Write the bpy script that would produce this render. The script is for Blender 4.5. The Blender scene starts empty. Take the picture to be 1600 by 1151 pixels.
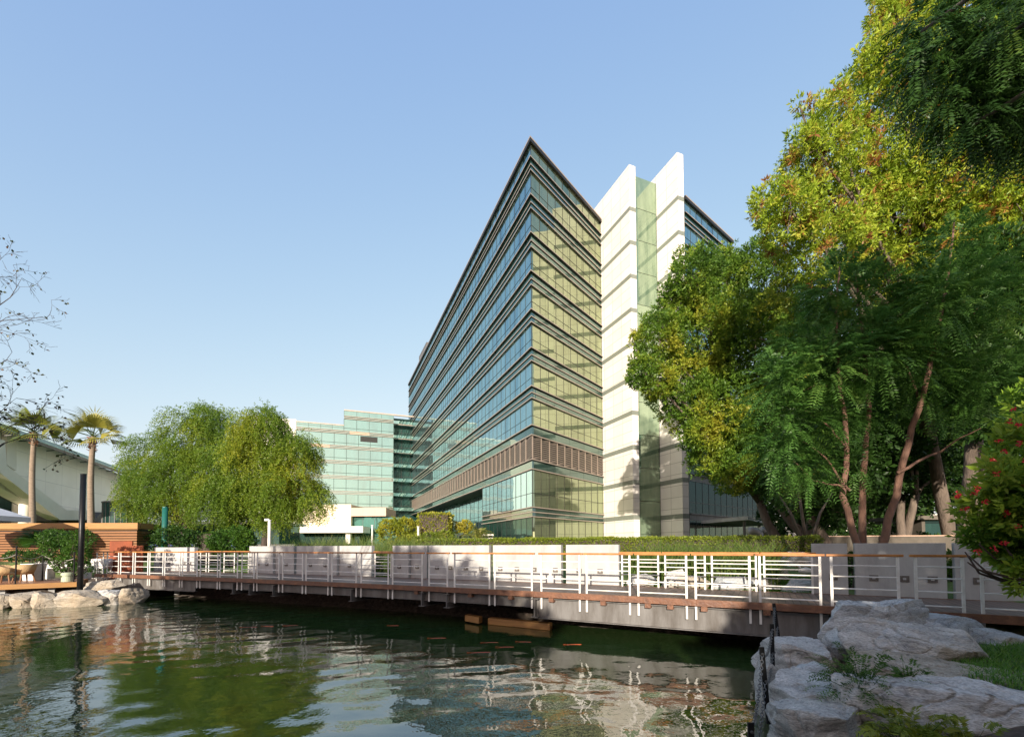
import bpy, bmesh, math, random
import numpy as np
from mathutils import Vector, noise as mnoise
PI = math.pi
rng = np.random.default_rng(7)
random.seed(7)
S = bpy.context.scene
COL = S.collection

# ------------------------------------------------------------------ camera
F, CX, CY = 700.0, 800.0, 829.0
PITCH, ROLL = math.radians(2), math.radians(.17)
CAM = np.array([0, 0, 2.4])
FW = np.array([0, math.cos(PITCH), math.sin(PITCH)])
_up = np.array([0, -math.sin(PITCH), math.cos(PITCH)]); _rt = np.array([1., 0, 0])
RT = _rt*math.cos(ROLL) - _up*math.sin(ROLL)
UP = _up*math.cos(ROLL) + _rt*math.sin(ROLL)
from mathutils import Matrix
cd = bpy.data.cameras.new('camera'); cam = bpy.data.objects.new('camera', cd); COL.objects.link(cam)
M = Matrix.Identity(4)
for i in range(3):
    M[i][0] = RT[i]; M[i][1] = UP[i]; M[i][2] = -FW[i]; M[i][3] = CAM[i]
cam.matrix_world = M
cd.sensor_fit = 'HORIZONTAL'; cd.sensor_width = 36; cd.lens = 36*F/1600
cd.shift_x = 0; cd.shift_y = (CY-575.5)/1600
cd.clip_start = .1; cd.clip_end = 6000
S.camera = cam

def ray(x, y): return FW + RT*(x-CX)/F - UP*(y-CY)/F
def atY(x, y, Y):
    d = ray(x, y); return CAM + d*(Y/d[1])
def atZ(x, y, z):
    d = ray(x, y); return CAM + d*((z-CAM[2])/d[2])
def onplane(x, y, p, n):
    d = ray(x, y); n = np.array(n, float); p = np.array(p, float); return CAM + d*(((p-CAM)@n)/(d@n))
def projx(P):
    v = np.array(P, float)-CAM; return CX + F*(v@RT)/(v@FW)
def projy(P):
    v = np.array(P, float)-CAM; return CY - F*(v@UP)/(v@FW)
def zat(p, y):
    lo, hi = -5, 90
    for _ in range(50):
        m = (lo+hi)/2
        if projy((p[0], p[1], m)) > y: lo = m
        else: hi = m
    return lo

# ------------------------------------------------------------------ light
EL, AZ = math.radians(14), math.radians(192)
SUN = Vector((math.sin(AZ)*math.cos(EL), math.cos(AZ)*math.cos(EL), math.sin(EL)))
ld = bpy.data.lights.new('sun', 'SUN'); ld.energy = 2.8; ld.angle = math.radians(.55); ld.color = (1, .89, .75)
lo = bpy.data.objects.new('sun', ld); COL.objects.link(lo); lo.rotation_euler = SUN.to_track_quat('Z', 'Y').to_euler(); lo.location = (-20, -60, 40)
w = bpy.data.worlds.new('World'); S.world = w; w.use_nodes = True
nt = w.node_tree; bg = nt.nodes['Background']
sky = nt.nodes.new('ShaderNodeTexSky'); sky.sky_type = 'NISHITA'; sky.sun_disc = False
sky.sun_elevation = EL; sky.sun_rotation = AZ; sky.altitude = 0; sky.air_density = 1.0; sky.dust_density = 3.0; sky.ozone_density = 2.2
sp = nt.nodes.new('ShaderNodeSeparateColor'); cb = nt.nodes.new('ShaderNodeCombineColor'); nt.links.new(sky.outputs[0], sp.inputs[0])
def _m(op, a, b):
    n = nt.nodes.new('ShaderNodeMath'); n.operation = op
    for k, v in enumerate((a, b)):
        if isinstance(v, (int, float)): n.inputs[k].default_value = v
        else: nt.links.new(v, n.inputs[k])
    return n.outputs[0]
def _sat(x, k, b): return _m('DIVIDE', _m('MULTIPLY', x, k), _m('ADD', _m('MULTIPLY', x, b), 1.0))
# the sky's colour response: a paler, hazier blue than the clear model sky
nt.links.new(_sat(sp.outputs[0], 1.40, .25), cb.inputs[0])
nt.links.new(_sat(sp.outputs[1], 1.57, .42), cb.inputs[1])
nt.links.new(_m('MULTIPLY', _m('POWER', sp.outputs[2], .261), 1.54), cb.inputs[2])
nt.links.new(cb.outputs[0], bg.inputs[0]); bg.inputs[1].default_value = .136
S.view_settings.view_transform = 'Standard'; S.view_settings.look = 'None'; S.view_settings.exposure = 1.7; S.view_settings.gamma = 1
S.render.engine = 'CYCLES'
S.cycles.use_denoising = True
S.cycles.max_bounces = 8; S.cycles.transparent_max_bounces = 8; S.cycles.diffuse_bounces = 3; S.cycles.glossy_bounces = 4

# ------------------------------------------------------------------ materials
MATS = {}
def newmat(name):
    m = bpy.data.materials.new(name); m.use_nodes = True
    n = m.node_tree; b = n.nodes['Principled BSDF']; return m, n, b
def N(nt, t, **kw):
    n = nt.nodes.new(t)
    for k, v in kw.items(): setattr(n, k, v)
    return n
def c4(c): return (c[0], c[1], c[2], 1)
def ramp(nt, stops):
    r = N(nt, 'ShaderNodeValToRGB'); e = r.color_ramp.elements
    while len(e) < len(stops): e.new(.5)
    for i, (p, c) in enumerate(stops): e[i].position = p; e[i].color = c4(c)
    return r
def mat(name, c1, c2=None, scale=3., rough=.7, metal=0., bump=0., bscale=None, spec=.4, stretch=(1, 1, 1), detail=6):
    if name in MATS: return MATS[name]
    m, nt, b = newmat(name)
    c2 = c2 or tuple(v*.8 for v in c1)
    tc = N(nt, 'ShaderNodeTexCoord'); mp = N(nt, 'ShaderNodeMapping'); mp.inputs['Scale'].default_value = stretch
    nt.links.new(tc.outputs['Object'], mp.inputs[0])
    no = N(nt, 'ShaderNodeTexNoise'); no.inputs['Scale'].default_value = scale; no.inputs['Detail'].default_value = detail; no.inputs['Roughness'].default_value = .65
    nt.links.new(mp.outputs[0], no.inputs[0])
    r = ramp(nt, [(.3, c2), (.7, c1)]); nt.links.new(no.outputs[0], r.inputs[0]); nt.links.new(r.outputs[0], b.inputs['Base Color'])
    b.inputs['Roughness'].default_value = rough; b.inputs['Metallic'].default_value = metal; b.inputs['Specular IOR Level'].default_value = spec
    if bump:
        n2 = N(nt, 'ShaderNodeTexNoise'); n2.inputs['Scale'].default_value = bscale or scale*4; n2.inputs['Detail'].default_value = 8
        nt.links.new(mp.outputs[0], n2.inputs[0])
        bp = N(nt, 'ShaderNodeBump'); bp.inputs['Strength'].default_value = bump; bp.inputs['Distance'].default_value = .05
        nt.links.new(n2.outputs[0], bp.inputs['Height']); nt.links.new(bp.outputs[0], b.inputs['Normal'])
    MATS[name] = m; return m

def leafmat(name, stops, transl=.35, rough=.45):
    m, nt, b = newmat(name)
    a = N(nt, 'ShaderNodeAttribute', attribute_name='tone')
    r = ramp(nt, stops); nt.links.new(a.outputs['Fac'], r.inputs[0])
    nt.links.new(r.outputs[0], b.inputs['Base Color']); b.inputs['Roughness'].default_value = rough; b.inputs['Specular IOR Level'].default_value = .35
    t = N(nt, 'ShaderNodeBsdfTranslucent'); nt.links.new(r.outputs[0], t.inputs[0])
    mx = N(nt, 'ShaderNodeMixShader'); mx.inputs[0].default_value = transl
    nt.links.new(b.outputs[0], mx.inputs[1]); nt.links.new(t.outputs[0], mx.inputs[2])
    nt.links.new(mx.outputs[0], nt.nodes['Material Output'].inputs[0])
    MATS[name] = m; return m

def glassmat(name, tint, deep, deep2, tilt=.012, refl=.55, pw=1.5, ph=4.0, rough=.015):
    """reflective coated curtain-wall glass: each pane is tilted a little, with blinds and curtains behind it"""
    m, nt, b = newmat(name); L = nt.links
    uv = N(nt, 'ShaderNodeUVMap'); 
    sc = N(nt, 'ShaderNodeVectorMath', operation='DIVIDE'); sc.inputs[1].default_value = (pw, ph, 1); L.new(uv.outputs[0], sc.inputs[0])
    fl = N(nt, 'ShaderNodeVectorMath', operation='FLOOR'); L.new(sc.outputs[0], fl.inputs[0])
    wn = N(nt, 'ShaderNodeTexWhiteNoise', noise_dimensions='3D'); L.new(fl.outputs[0], wn.inputs[0])
    sub = N(nt, 'ShaderNodeVectorMath', operation='SUBTRACT'); sub.inputs[1].default_value = (.5, .5, .5); L.new(wn.outputs['Color'], sub.inputs[0])
    mul = N(nt, 'ShaderNodeVectorMath', operation='SCALE'); mul.inputs['Scale'].default_value = tilt; L.new(sub.outputs[0], mul.inputs[0])
    # slow warp inside each pane
    nz = N(nt, 'ShaderNodeTexNoise'); nz.inputs['Scale'].default_value = .9; nz.inputs['Detail'].default_value = 1; L.new(uv.outputs[0], nz.inputs[0])
    s2 = N(nt, 'ShaderNodeVectorMath', operation='SUBTRACT'); s2.inputs[1].default_value = (.5, .5, .5); L.new(nz.outputs['Color'], s2.inputs[0])
    m2 = N(nt, 'ShaderNodeVectorMath', operation='SCALE'); m2.inputs['Scale'].default_value = tilt*.8; L.new(s2.outputs[0], m2.inputs[0])
    g = N(nt, 'ShaderNodeNewGeometry')
    a1 = N(nt, 'ShaderNodeVectorMath', operation='ADD'); L.new(g.outputs['Normal'], a1.inputs[0]); L.new(mul.outputs[0], a1.inputs[1])
    a2 = N(nt, 'ShaderNodeVectorMath', operation='ADD'); L.new(a1.outputs[0], a2.inputs[0]); L.new(m2.outputs[0], a2.inputs[1])
    nn = N(nt, 'ShaderNodeVectorMath', operation='NORMALIZE'); L.new(a2.outputs[0], nn.inputs[0])
    # curtains: streaks across u, on some panes only
    cs = N(nt, 'ShaderNodeVectorMath', operation='MULTIPLY'); cs.inputs[1].default_value = (1.1, .22, 1); L.new(uv.outputs[0], cs.inputs[0])
    cn = N(nt, 'ShaderNodeTexNoise'); cn.inputs['Scale'].default_value = 1.3; cn.inputs['Detail'].default_value = 4; L.new(cs.outputs[0], cn.inputs[0])
    ad = N(nt, 'ShaderNodeMath', operation='MULTIPLY_ADD'); L.new(wn.outputs['Value'], ad.inputs[0]); ad.inputs[1].default_value = .45; L.new(cn.outputs[0], ad.inputs[2])
    r = ramp(nt, [(.45, deep), (.62, tuple((deep[i]+deep2[i])/2 for i in range(3))), (.9, deep2)]); L.new(ad.outputs[0], r.inputs[0])
    L.new(r.outputs[0], b.inputs['Base Color']); b.inputs['Roughness'].default_value = .25; b.inputs['Specular IOR Level'].default_value = .2
    gl = N(nt, 'ShaderNodeBsdfGlossy'); gl.inputs[0].default_value = c4(tint); gl.inputs['Roughness'].default_value = rough; L.new(nn.outputs[0], gl.inputs['Normal'])
    lw = N(nt, 'ShaderNodeLayerWeight'); lw.inputs[0].default_value = .35
    mr = N(nt, 'ShaderNodeMapRange'); mr.inputs['To Min'].default_value = refl; mr.inputs['To Max'].default_value = 1; L.new(lw.outputs['Fresnel'], mr.inputs[0])
    mx = N(nt, 'ShaderNodeMixShader'); L.new(mr.outputs[0], mx.inputs[0]); L.new(b.outputs[0], mx.inputs[1]); L.new(gl.outputs[0], mx.inputs[2])
    L.new(mx.outputs[0], nt.nodes['Material Output'].inputs[0])
    MATS[name] = m; return m

def stonemat(name, c1, c2, joint, bw, bh, rough=.6, off=.0):
    """cladding slabs with thin open joints; UV in metres"""
    m, nt, b = newmat(name); L = nt.links
    uv = N(nt, 'ShaderNodeUVMap')
    br = N(nt, 'ShaderNodeTexBrick'); br.offset = off
    br.inputs['Color1'].default_value = c4(c1); br.inputs['Color2'].default_value = c4(c2); br.inputs['Mortar'].default_value = c4(joint)
    br.inputs['Scale'].default_value = 1; br.inputs['Mortar Size'].default_value = .026; br.inputs['Brick Width'].default_value = bw; br.inputs['Row Height'].default_value = bh
    L.new(uv.outputs[0], br.inputs[0])
    no = N(nt, 'ShaderNodeTexNoise'); no.inputs['Scale'].default_value = .6; no.inputs['Detail'].default_value = 8; L.new(uv.outputs[0], no.inputs[0])
    mx = N(nt, 'ShaderNodeMix', data_type='RGBA', blend_type='MULTIPLY'); mx.inputs[0].default_value = .22
    L.new(br.outputs[0], mx.inputs[6]); r = ramp(nt, [(.3, (.72, .7, .66)), (.65, (1, 1, 1))]); L.new(no.outputs[0], r.inputs[0]); L.new(r.outputs[0], mx.inputs[7])
    L.new(mx.outputs[2], b.inputs['Base Color']); b.inputs['Roughness'].default_value = rough
    MATS[name] = m; return m

def plankmat(name, c1, c2, gap, bw, bh, rough=.6, rot=0., bump=.3, spec=.4, streak=True):
    m, nt, b = newmat(name); L = nt.links
    uv = N(nt, 'ShaderNodeUVMap'); mp = N(nt, 'ShaderNodeMapping'); mp.inputs['Rotation'].default_value = (0, 0, rot); L.new(uv.outputs[0], mp.inputs[0])
    br = N(nt, 'ShaderNodeTexBrick'); br.offset = .37
    br.inputs['Color1'].default_value = c4(c1); br.inputs['Color2'].default_value = c4(c2); br.inputs['Mortar'].default_value = c4(gap)
    br.inputs['Scale'].default_value = 1; br.inputs['Mortar Size'].default_value = .008; br.inputs['Brick Width'].default_value = bw; br.inputs['Row Height'].default_value = bh
    L.new(mp.outputs[0], br.inputs[0])
    mp2 = N(nt, 'ShaderNodeMapping'); mp2.inputs['Scale'].default_value = (1.2, 22, 1); L.new(mp.outputs[0], mp2.inputs[0])
    no = N(nt, 'ShaderNodeTexNoise'); no.inputs['Scale'].default_value = 1.5; no.inputs['Detail'].default_value = 6; L.new(mp2.outputs[0], no.inputs[0])
    r = ramp(nt, [(.25, (.55, .5, .48)), (.7, (1.1, 1.08, 1.05))]); L.new(no.outputs[0], r.inputs[0])
    mx = N(nt, 'ShaderNodeMix', data_type='RGBA', blend_type='MULTIPLY'); mx.inputs[0].default_value = .8
    L.new(br.outputs[0], mx.inputs[6]); L.new(r.outputs[0], mx.inputs[7]); L.new(mx.outputs[2], b.inputs['Base Color'])
    b.inputs['Roughness'].default_value = rough; b.inputs['Specular IOR Level'].default_value = spec
    bp = N(nt, 'ShaderNodeBump'); bp.inputs['Strength'].default_value = bump; bp.inputs['Distance'].default_value = .02; L.new(no.outputs[0], bp.inputs['Height']); L.new(bp.outputs[0], b.inputs['Normal'])
    MATS[name] = m; return m

def rockmat(name, light, mid, dark, tan):
    m, nt, b = newmat(name); L = nt.links
    tc = N(nt, 'ShaderNodeTexCoord'); mp = N(nt, 'ShaderNodeMapping'); mp.inputs['Scale'].default_value = (.8, 1.6, 3.2); mp.inputs['Rotation'].default_value = (.35, .25, .5)
    L.new(tc.outputs['Object'], mp.inputs[0])
    n1 = N(nt, 'ShaderNodeTexNoise'); n1.inputs['Scale'].default_value = 2.2; n1.inputs['Detail'].default_value = 12; n1.inputs['Roughness'].default_value = .72; n1.inputs['Distortion'].default_value = .8; L.new(mp.outputs[0], n1.inputs[0])
    r1 = ramp(nt, [(.30, dark), (.43, mid), (.60, light), (.72, mid), (.84, light)]); L.new(n1.outputs[0], r1.inputs[0])
    n2 = N(nt, 'ShaderNodeTexNoise'); n2.inputs['Scale'].default_value = .9; n2.inputs['Detail'].default_value = 6; L.new(tc.outputs['Object'], n2.inputs[0])
    r2 = ramp(nt, [(.5, (0, 0, 0)), (.68, (.75, .75, .75))]); L.new(n2.outputs[0], r2.inputs[0])
    mx = N(nt, 'ShaderNodeMix', data_type='RGBA'); L.new(r2.outputs[0], mx.inputs[0]); L.new(r1.outputs[0], mx.inputs[6]); mx.inputs[7].default_value = c4(tan)
    n3 = N(nt, 'ShaderNodeTexNoise'); n3.inputs['Scale'].default_value = 30; n3.inputs['Detail'].default_value = 6; L.new(mp.outputs[0], n3.inputs[0])
    r3 = ramp(nt, [(.35, (.6, .6, .6)), (.6, (1.05, 1.05, 1.05))]); L.new(n3.outputs[0], r3.inputs[0])
    m2 = N(nt, 'ShaderNodeMix', data_type='RGBA', blend_type='MULTIPLY'); m2.inputs[0].default_value = .8; L.new(mx.outputs[2], m2.inputs[6]); L.new(r3.outputs[0], m2.inputs[7])
    L.new(m2.outputs[2], b.inputs['Base Color']); b.inputs['Roughness'].default_value = .85; b.inputs['Specular IOR Level'].default_value = .3
    ad = N(nt, 'ShaderNodeMath', operation='MULTIPLY_ADD'); L.new(n3.outputs[0], ad.inputs[0]); ad.inputs[1].default_value = .35; L.new(n1.outputs[0], ad.inputs[2])
    bp = N(nt, 'ShaderNodeBump'); bp.inputs['Strength'].default_value = 1.0; bp.inputs['Distance'].default_value = .07; L.new(ad.outputs[0], bp.inputs['Height']); L.new(bp.outputs[0], b.inputs['Normal'])
    MATS[name] = m; return m

GLASS = glassmat('tower_glass', (.44, .66, .69), (.006, .024, .028), (.10, .17, .17))
GLASS_R = glassmat('tower_glass_fin_reflection', (.50, .55, .36), (.012, .032, .022), (.14, .17, .11), tilt=.008, refl=.6)  # same glass as the left face, the fins' cream reflection tinted in
GLASS_GREEN = glassmat('pale_green_glass', (.56, .86, .78), (.02, .07, .06), (.07, .18, .16), refl=.62, pw=2.6, ph=3.6, tilt=.014)
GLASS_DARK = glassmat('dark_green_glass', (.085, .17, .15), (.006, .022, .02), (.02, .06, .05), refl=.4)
GLASS_BAND = glassmat('band_glass', (.36, .46, .41), (.006, .022, .02), (.02, .06, .05), refl=.4)
GLASS_WING = glassmat('wing_glass_dark_reflection', (.04, .075, .068), (.004, .014, .013), (.012, .035, .03), refl=.4)  # tint darkened in place of dark trees reflected in the wing
GLASS_STAIR = glassmat('stair_glass', (.44, .52, .38), (.03, .085, .055), (.20, .27, .18), refl=.4, pw=5, ph=4)
GLASS_DEEP = glassmat('deep_green_glass', (.12, .40, .30), (.004, .05, .03), (.01, .10, .07), refl=.4, pw=2)
LEDGE = mat('bronze_ledge', (.43, .355, .295), (.34, .28, .23), 2, .45, .25)
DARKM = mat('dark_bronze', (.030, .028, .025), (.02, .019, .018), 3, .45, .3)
LOUV = mat('bronze_louvre', (.25, .205, .165), (.19, .155, .125), 2, .5, .2)
CREAM = stonemat('cream_cladding', (.71, .68, .63), (.65, .615, .56), (.33, .31, .28), 1.9, 1.35)
BANDST = mat('grey_green_stone', (.20, .215, .18), (.15, .165, .14), 4, .5)
TERRA = stonemat('terracotta_cladding', (.55, .36, .25), (.5, .33, .23), (.35, .25, .2), 2.2, 1.6)
PALE = mat('pale_render', (.80, .74, .63), (.72, .67, .56), .6, .8, bump=.1)
PALEW = mat('white_render', (.85, .80, .70), (.8, .75, .66), .6, .8)
CONC = mat('smooth_concrete', (.44, .435, .42), (.30, .297, .288), 1.9, .78, bump=.15, bscale=30, detail=10, stretch=(1, 1, .45))
STEELP = mat('grey_painted_steel', (.19, .184, .178), (.085, .075, .066), 2.2, .55, .2, bump=.08, stretch=(1.6, 1.6, .35))
WHITEP = mat('white_paint', (.74, .73, .70), (.52, .49, .44), 4, .42, detail=10)
RAILW = mat('oiled_handrail_wood', (.52, .23, .065), (.26, .10, .035), 3.5, .36, stretch=(1, 1, 1))
EDGEW = mat('red_brown_edge_board', (.21, .095, .05), (.10, .05, .034), 5, .5, bump=.3)
DECKW = plankmat('weathered_deck_boards', (.20, .145, .115), (.145, .105, .085), (.03, .025, .02), 2.4, .14, .5)
TERRW = plankmat('warm_terrace_boards', (.42, .20, .10), (.34, .16, .08), (.05, .03, .02), 2.4, .12, .5)
BLACKM = mat('black_metal', (.02, .02, .021), (.012, .012, .013), 8, .4, .5)
CHAINM = mat('galvanised_chain', (.22, .22, .22), (.08, .08, .08), 20, .5, .7)
GREENM = mat('green_painted_pole', (.012, .11, .085), (.01, .085, .07), 5, .4)
RUST = mat('rusted_steel', (.25, .058, .018), (.15, .038, .014), 3, .75, 0, bump=.2, bscale=25, stretch=(1, 1, .4))
SLATW = mat('slat_timber', (.29, .125, .042), (.16, .07, .026), 2.5, .55, bump=.2, stretch=(.4, .4, 9))
BEAMW = mat('golden_timber', (.38, .20, .065), (.27, .135, .045), 2.5, .55, bump=.15, stretch=(.5, .5, 6))
COPPER = mat('green_copper_roof', (.33, .46, .42), (.26, .39, .36), 1.2, .5, .2)
BARK = mat('grey_bark', (.17, .13, .10), (.075, .058, .046), 5, .9, bump=.9, bscale=14, stretch=(1, 1, .25))
BARKR = mat('red_brown_bark', (.23, .125, .085), (.11, .062, .045), 5, .85, bump=.7, bscale=14, stretch=(1, 1, .25))
BARKD = mat('dark_bark', (.08, .06, .05), (.04, .03, .026), 5, .9, bump=.8, bscale=14, stretch=(1, 1, .25))
PALMB = mat('palm_bark', (.30, .235, .175), (.17, .13, .095), 9, .9, bump=.8, bscale=16, stretch=(.4, .4, 2.5))
ROCK = rockmat('grey_boulder', (.66, .655, .62), (.44, .44, .425), (.14, .145, .15), (.48, .40, .30))
ROCKP = rockmat('pale_boulder', (.70, .69, .66), (.50, .495, .475), (.20, .20, .20), (.54, .46, .36))
ROCKB = rockmat('blue_grey_boulder', (.66, .68, .68), (.42, .44, .445), (.16, .175, .18), (.38, .37, .34))
ROCKT = rockmat('tan_boulder', (.50, .45, .37), (.36, .315, .25), (.15, .13, .11), (.42, .33, .225))
WICKER = mat('straw_wicker', (.55, .38, .20), (.36, .23, .11), 30, .7, bump=.6, bscale=60, stretch=(1, 1, .3))
CANVAS = mat('pale_canvas', (.62, .63, .64), (.55, .56, .57), 3, .8)
ROPE = mat('grey_rope', (.33, .31, .27), (.2, .19, .17), 40, .9)

L_BIG = leafmat('sunlit_broad_leaf', [(0, (.10, .17, .018)), (.35, (.25, .36, .028)), (.66, (.40, .50, .045)), (.82, (.47, .45, .055)), (.84, (.44, .40, .05)), (.90, (.40, .19, .05)), (1, (.28, .12, .04))], .45)
L_MID = leafmat('olive_green_leaf', [(0, (.06, .135, .02)), (.5, (.14, .25, .028)), (.85, (.32, .37, .036)), (1, (.38, .36, .04))], .45)
L_NEEM = leafmat('neem_leaf', [(0, (.045, .115, .022)), (.6, (.095, .21, .036)), (.97, (.17, .29, .048)), (1, (.34, .32, .05))], .42)
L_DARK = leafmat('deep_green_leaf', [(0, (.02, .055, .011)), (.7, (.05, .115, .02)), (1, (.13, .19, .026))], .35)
L_GHAF = leafmat('feathery_leaf', [(0, (.075, .15, .018)), (.5, (.15, .24, .024)), (.85, (.28, .33, .026)), (1, (.36, .35, .03))], .45)
L_BUSH = leafmat('yellow_green_shrub_leaf', [(0, (.10, .15, .014)), (.5, (.24, .27, .022)), (1, (.40, .34, .035))], .35)
L_HEDGE = leafmat('clipped_hedge_leaf', [(0, (.08, .13, .014)), (.5, (.17, .22, .02)), (1, (.30, .29, .03))], .3)
L_SHRUB = leafmat('bright_shrub_leaf', [(0, (.03, .085, .012)), (.5, (.06, .14, .016)), (1, (.11, .20, .025))], .35)
L_REED = leafmat('reed_blade', [(0, (.07, .13, .03)), (.5, (.13, .20, .045)), (1, (.26, .27, .09))], .4)
L_GRASS = leafmat('lawn_blade', [(0, (.055, .16, .018)), (.5, (.11, .27, .028)), (1, (.22, .36, .045))], .45)
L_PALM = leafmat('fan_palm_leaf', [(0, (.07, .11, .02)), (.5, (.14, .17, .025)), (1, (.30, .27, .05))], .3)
L_FLW = leafmat('flowering_shrub_leaf', [(0, (.07, .16, .02)), (.45, (.17, .30, .03)), (.85, (.34, .44, .05)), (1, (.38, .42, .07))], .45)
L_DRY = leafmat('dry_round_leaf', [(0, (.03, .05, .012)), (.5, (.07, .07, .015)), (1, (.14, .055, .02))], .3)
RED = leafmat('red_petal', [(0, (.5, .012, .03)), (1, (.7, .03, .05))], .25)

# ------------------------------------------------------------------ mesh builder
class MB:
    def __init__(s): s.v = []; s.f = []; s.uv = []; s.n = 0
    def add(s, vs, fs, uvs=None):
        b = s.n; s.v.extend([tuple(map(float, p)) for p in vs]); s.n += len(vs)
        for i, f in enumerate(fs):
            s.f.append(tuple(b+k for k in f)); s.uv.append(uvs[i] if uvs else None)
    def quad(s, a, b, c, d, uv=None): s.add([a, b, c, d], [(0, 1, 2, 3)], [uv] if uv else None)
    def box(s, o, ux, uy, uz):
        """o corner, three edge vectors"""
        o, ux, uy, uz = map(lambda q: np.array(q, float), (o, ux, uy, uz))
        if np.dot(np.cross(ux, uy), uz) < 0: ux, uy = uy, ux
        P = [o, o+ux, o+ux+uy, o+uy, o+uz, o+ux+uz, o+ux+uy+uz, o+uy+uz]
        fs = [(0, 3, 2, 1), (4, 5, 6, 7), (0, 1, 5, 4), (1, 2, 6, 5), (2, 3, 7, 6), (3, 0, 4, 7)]
        lx, ly, lz = map(np.linalg.norm, (ux, uy, uz))
        r = lambda a, b: ((0, 0), (a, 0), (a, b), (0, b))
        uvs = [((0, 0), (0, ly), (lx, ly), (lx, 0)), r(lx, ly), r(lx, lz), r(ly, lz), r(lx, lz), r(ly, lz)]
        s.add(P, fs, uvs)
    def cbox(s, c, size, rz=0.):
        c = np.array(c, float); co, si = math.cos(rz), math.sin(rz)
        ux = np.array([co, si, 0])*size[0]; uy = np.array([-si, co, 0])*size[1]; uz = np.array([0, 0, size[2]])
        s.box(c-ux/2-uy/2, ux, uy, uz)
    def tube(s, pts, rad, seg=8, cap=True):
        pts = [np.array(p, float) for p in pts]; n = len(pts)
        rad = rad if hasattr(rad, '__len__') else [rad]*n
        ref = None; rings = []
        for i, p in enumerate(pts):
            t = pts[min(i+1, n-1)]-pts[max(i-1, 0)]; t /= (np.linalg.norm(t)+1e-9)
            if ref is None: ref = np.array([1., 0, 0]) if abs(t[0]) < .8 else np.array([0, 1., 0])
            a = ref-t*np.dot(ref, t); a /= (np.linalg.norm(a)+1e-9); b = np.cross(t, a); ref = a
            rings.append([p+(a*math.cos(2*PI*k/seg)+b*math.sin(2*PI*k/seg))*rad[i] for k in range(seg)])
        vs = [q for r in rings for q in r]; fs = []
        for i in range(n-1):
            for k in range(seg): fs.append((i*seg+k, i*seg+(k+1) % seg, (i+1)*seg+(k+1) % seg, (i+1)*seg+k))
        if cap: fs.append(tuple(range(seg-1, -1, -1))); fs.append(tuple((n-1)*seg+k for k in range(seg)))
        s.add(vs, fs)
    def prism(s, poly, off):
        """closed polygon (3d points) extruded by vector off"""
        P = [np.array(p, float) for p in poly]; o = np.array(off, float); n = len(P)
        nn = np.zeros(3)
        for i in range(n): nn += np.cross(P[i], P[(i+1) % n])
        if np.dot(nn, o) > 0: P = P[::-1]
        u = P[1]-P[0]; 
        ex = np.array([nn[1], -nn[0], 0]); ex = ex/(np.linalg.norm(ex)+1e-9) if np.linalg.norm(ex) > 1e-6 else np.array([1., 0, 0])
        cap = tuple((float(p@ex), float(p[2])) for p in P) if abs(nn[2]) < .7*np.linalg.norm(nn) else tuple((float(p[0]), float(p[1])) for p in P)
        lo = np.linalg.norm(o)
        fs = [tuple(range(n)), tuple(range(2*n-1, n-1, -1))]; uvs = [cap, cap[::-1]]
        for i in range(n):
            j = (i+1) % n; fs.append((j, i, n+i, n+j)); l = np.linalg.norm(P[j]-P[i])
            if abs(o[2]) > .9*lo: uvs.append(((l, P[0][2]), (0, P[0][2]), (0, P[0][2]+o[2]), (l, P[0][2]+o[2])))
            else: uvs.append(((0, P[j][2]), (0, P[i][2]), (lo, P[i][2]), (lo, P[j][2])))
        s.add(P+[p+o for p in P], fs, uvs)
    def lathe(s, c, prof, seg=16):
        c = np.array(c, float); vs = []; fs = []
        for r, z in prof:
            for k in range(seg): vs.append(c+np.array([r*math.cos(2*PI*k/seg), r*math.sin(2*PI*k/seg), z]))
        for i in range(len(prof)-1):
            for k in range(seg): fs.append((i*seg+k, i*seg+(k+1) % seg, (i+1)*seg+(k+1) % seg, (i+1)*seg+k))
        fs.append(tuple(range(seg-1, -1, -1))); fs.append(tuple((len(prof)-1)*seg+k for k in range(seg)))
        s.add(vs, fs)
    def build(s, name, m, parent=None, loc=None, smooth=False, bevel=0.):
        off = np.array(parent['_w'] if parent is not None else (loc if loc is not None else (0, 0, 0)), float)
        me = bpy.data.meshes.new(name); me.from_pydata([(p[0]-off[0], p[1]-off[1], p[2]-off[2]) for p in s.v], [], s.f)
        if any(u is not None for u in s.uv):
            ul = me.uv_layers.new(name='UVMap'); k = 0; buf = []
            for f, u in zip(s.f, s.uv):
                for i in range(len(f)): buf.extend(u[i] if u is not None else (0., 0.))
            ul.data.foreach_set('uv', buf)
        if smooth: me.polygons.foreach_set('use_smooth', [True]*len(me.polygons))
        o = link(name, me, m, parent, off)
        if bevel:
            md = o.modifiers.new('bevel', 'BEVEL'); md.width = bevel; md.segments = 2; md.limit_method = 'ANGLE'
        return o
def link(name, me, m, parent, off):
    me.materials.append(m); o = bpy.data.objects.new(name, me); COL.objects.link(o)
    o['_w'] = [float(q) for q in off]
    if parent is not None: o.parent = parent
    else: o.location = off
    return o
def tag(o, label=None, cat=None, group=None, kind=None):
    if label: o['label'] = label
    if cat: o['category'] = cat
    if group: o['group'] = group
    if kind: o['kind'] = kind
    return o
def thing(name, loc, label, cat, group=None):
    o = bpy.data.objects.new(name, None); COL.objects.link(o); o.location = [float(q) for q in loc]; o['_w'] = [float(q) for q in loc]
    o.empty_display_size = .2
    return tag(o, label, cat, group)

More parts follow.
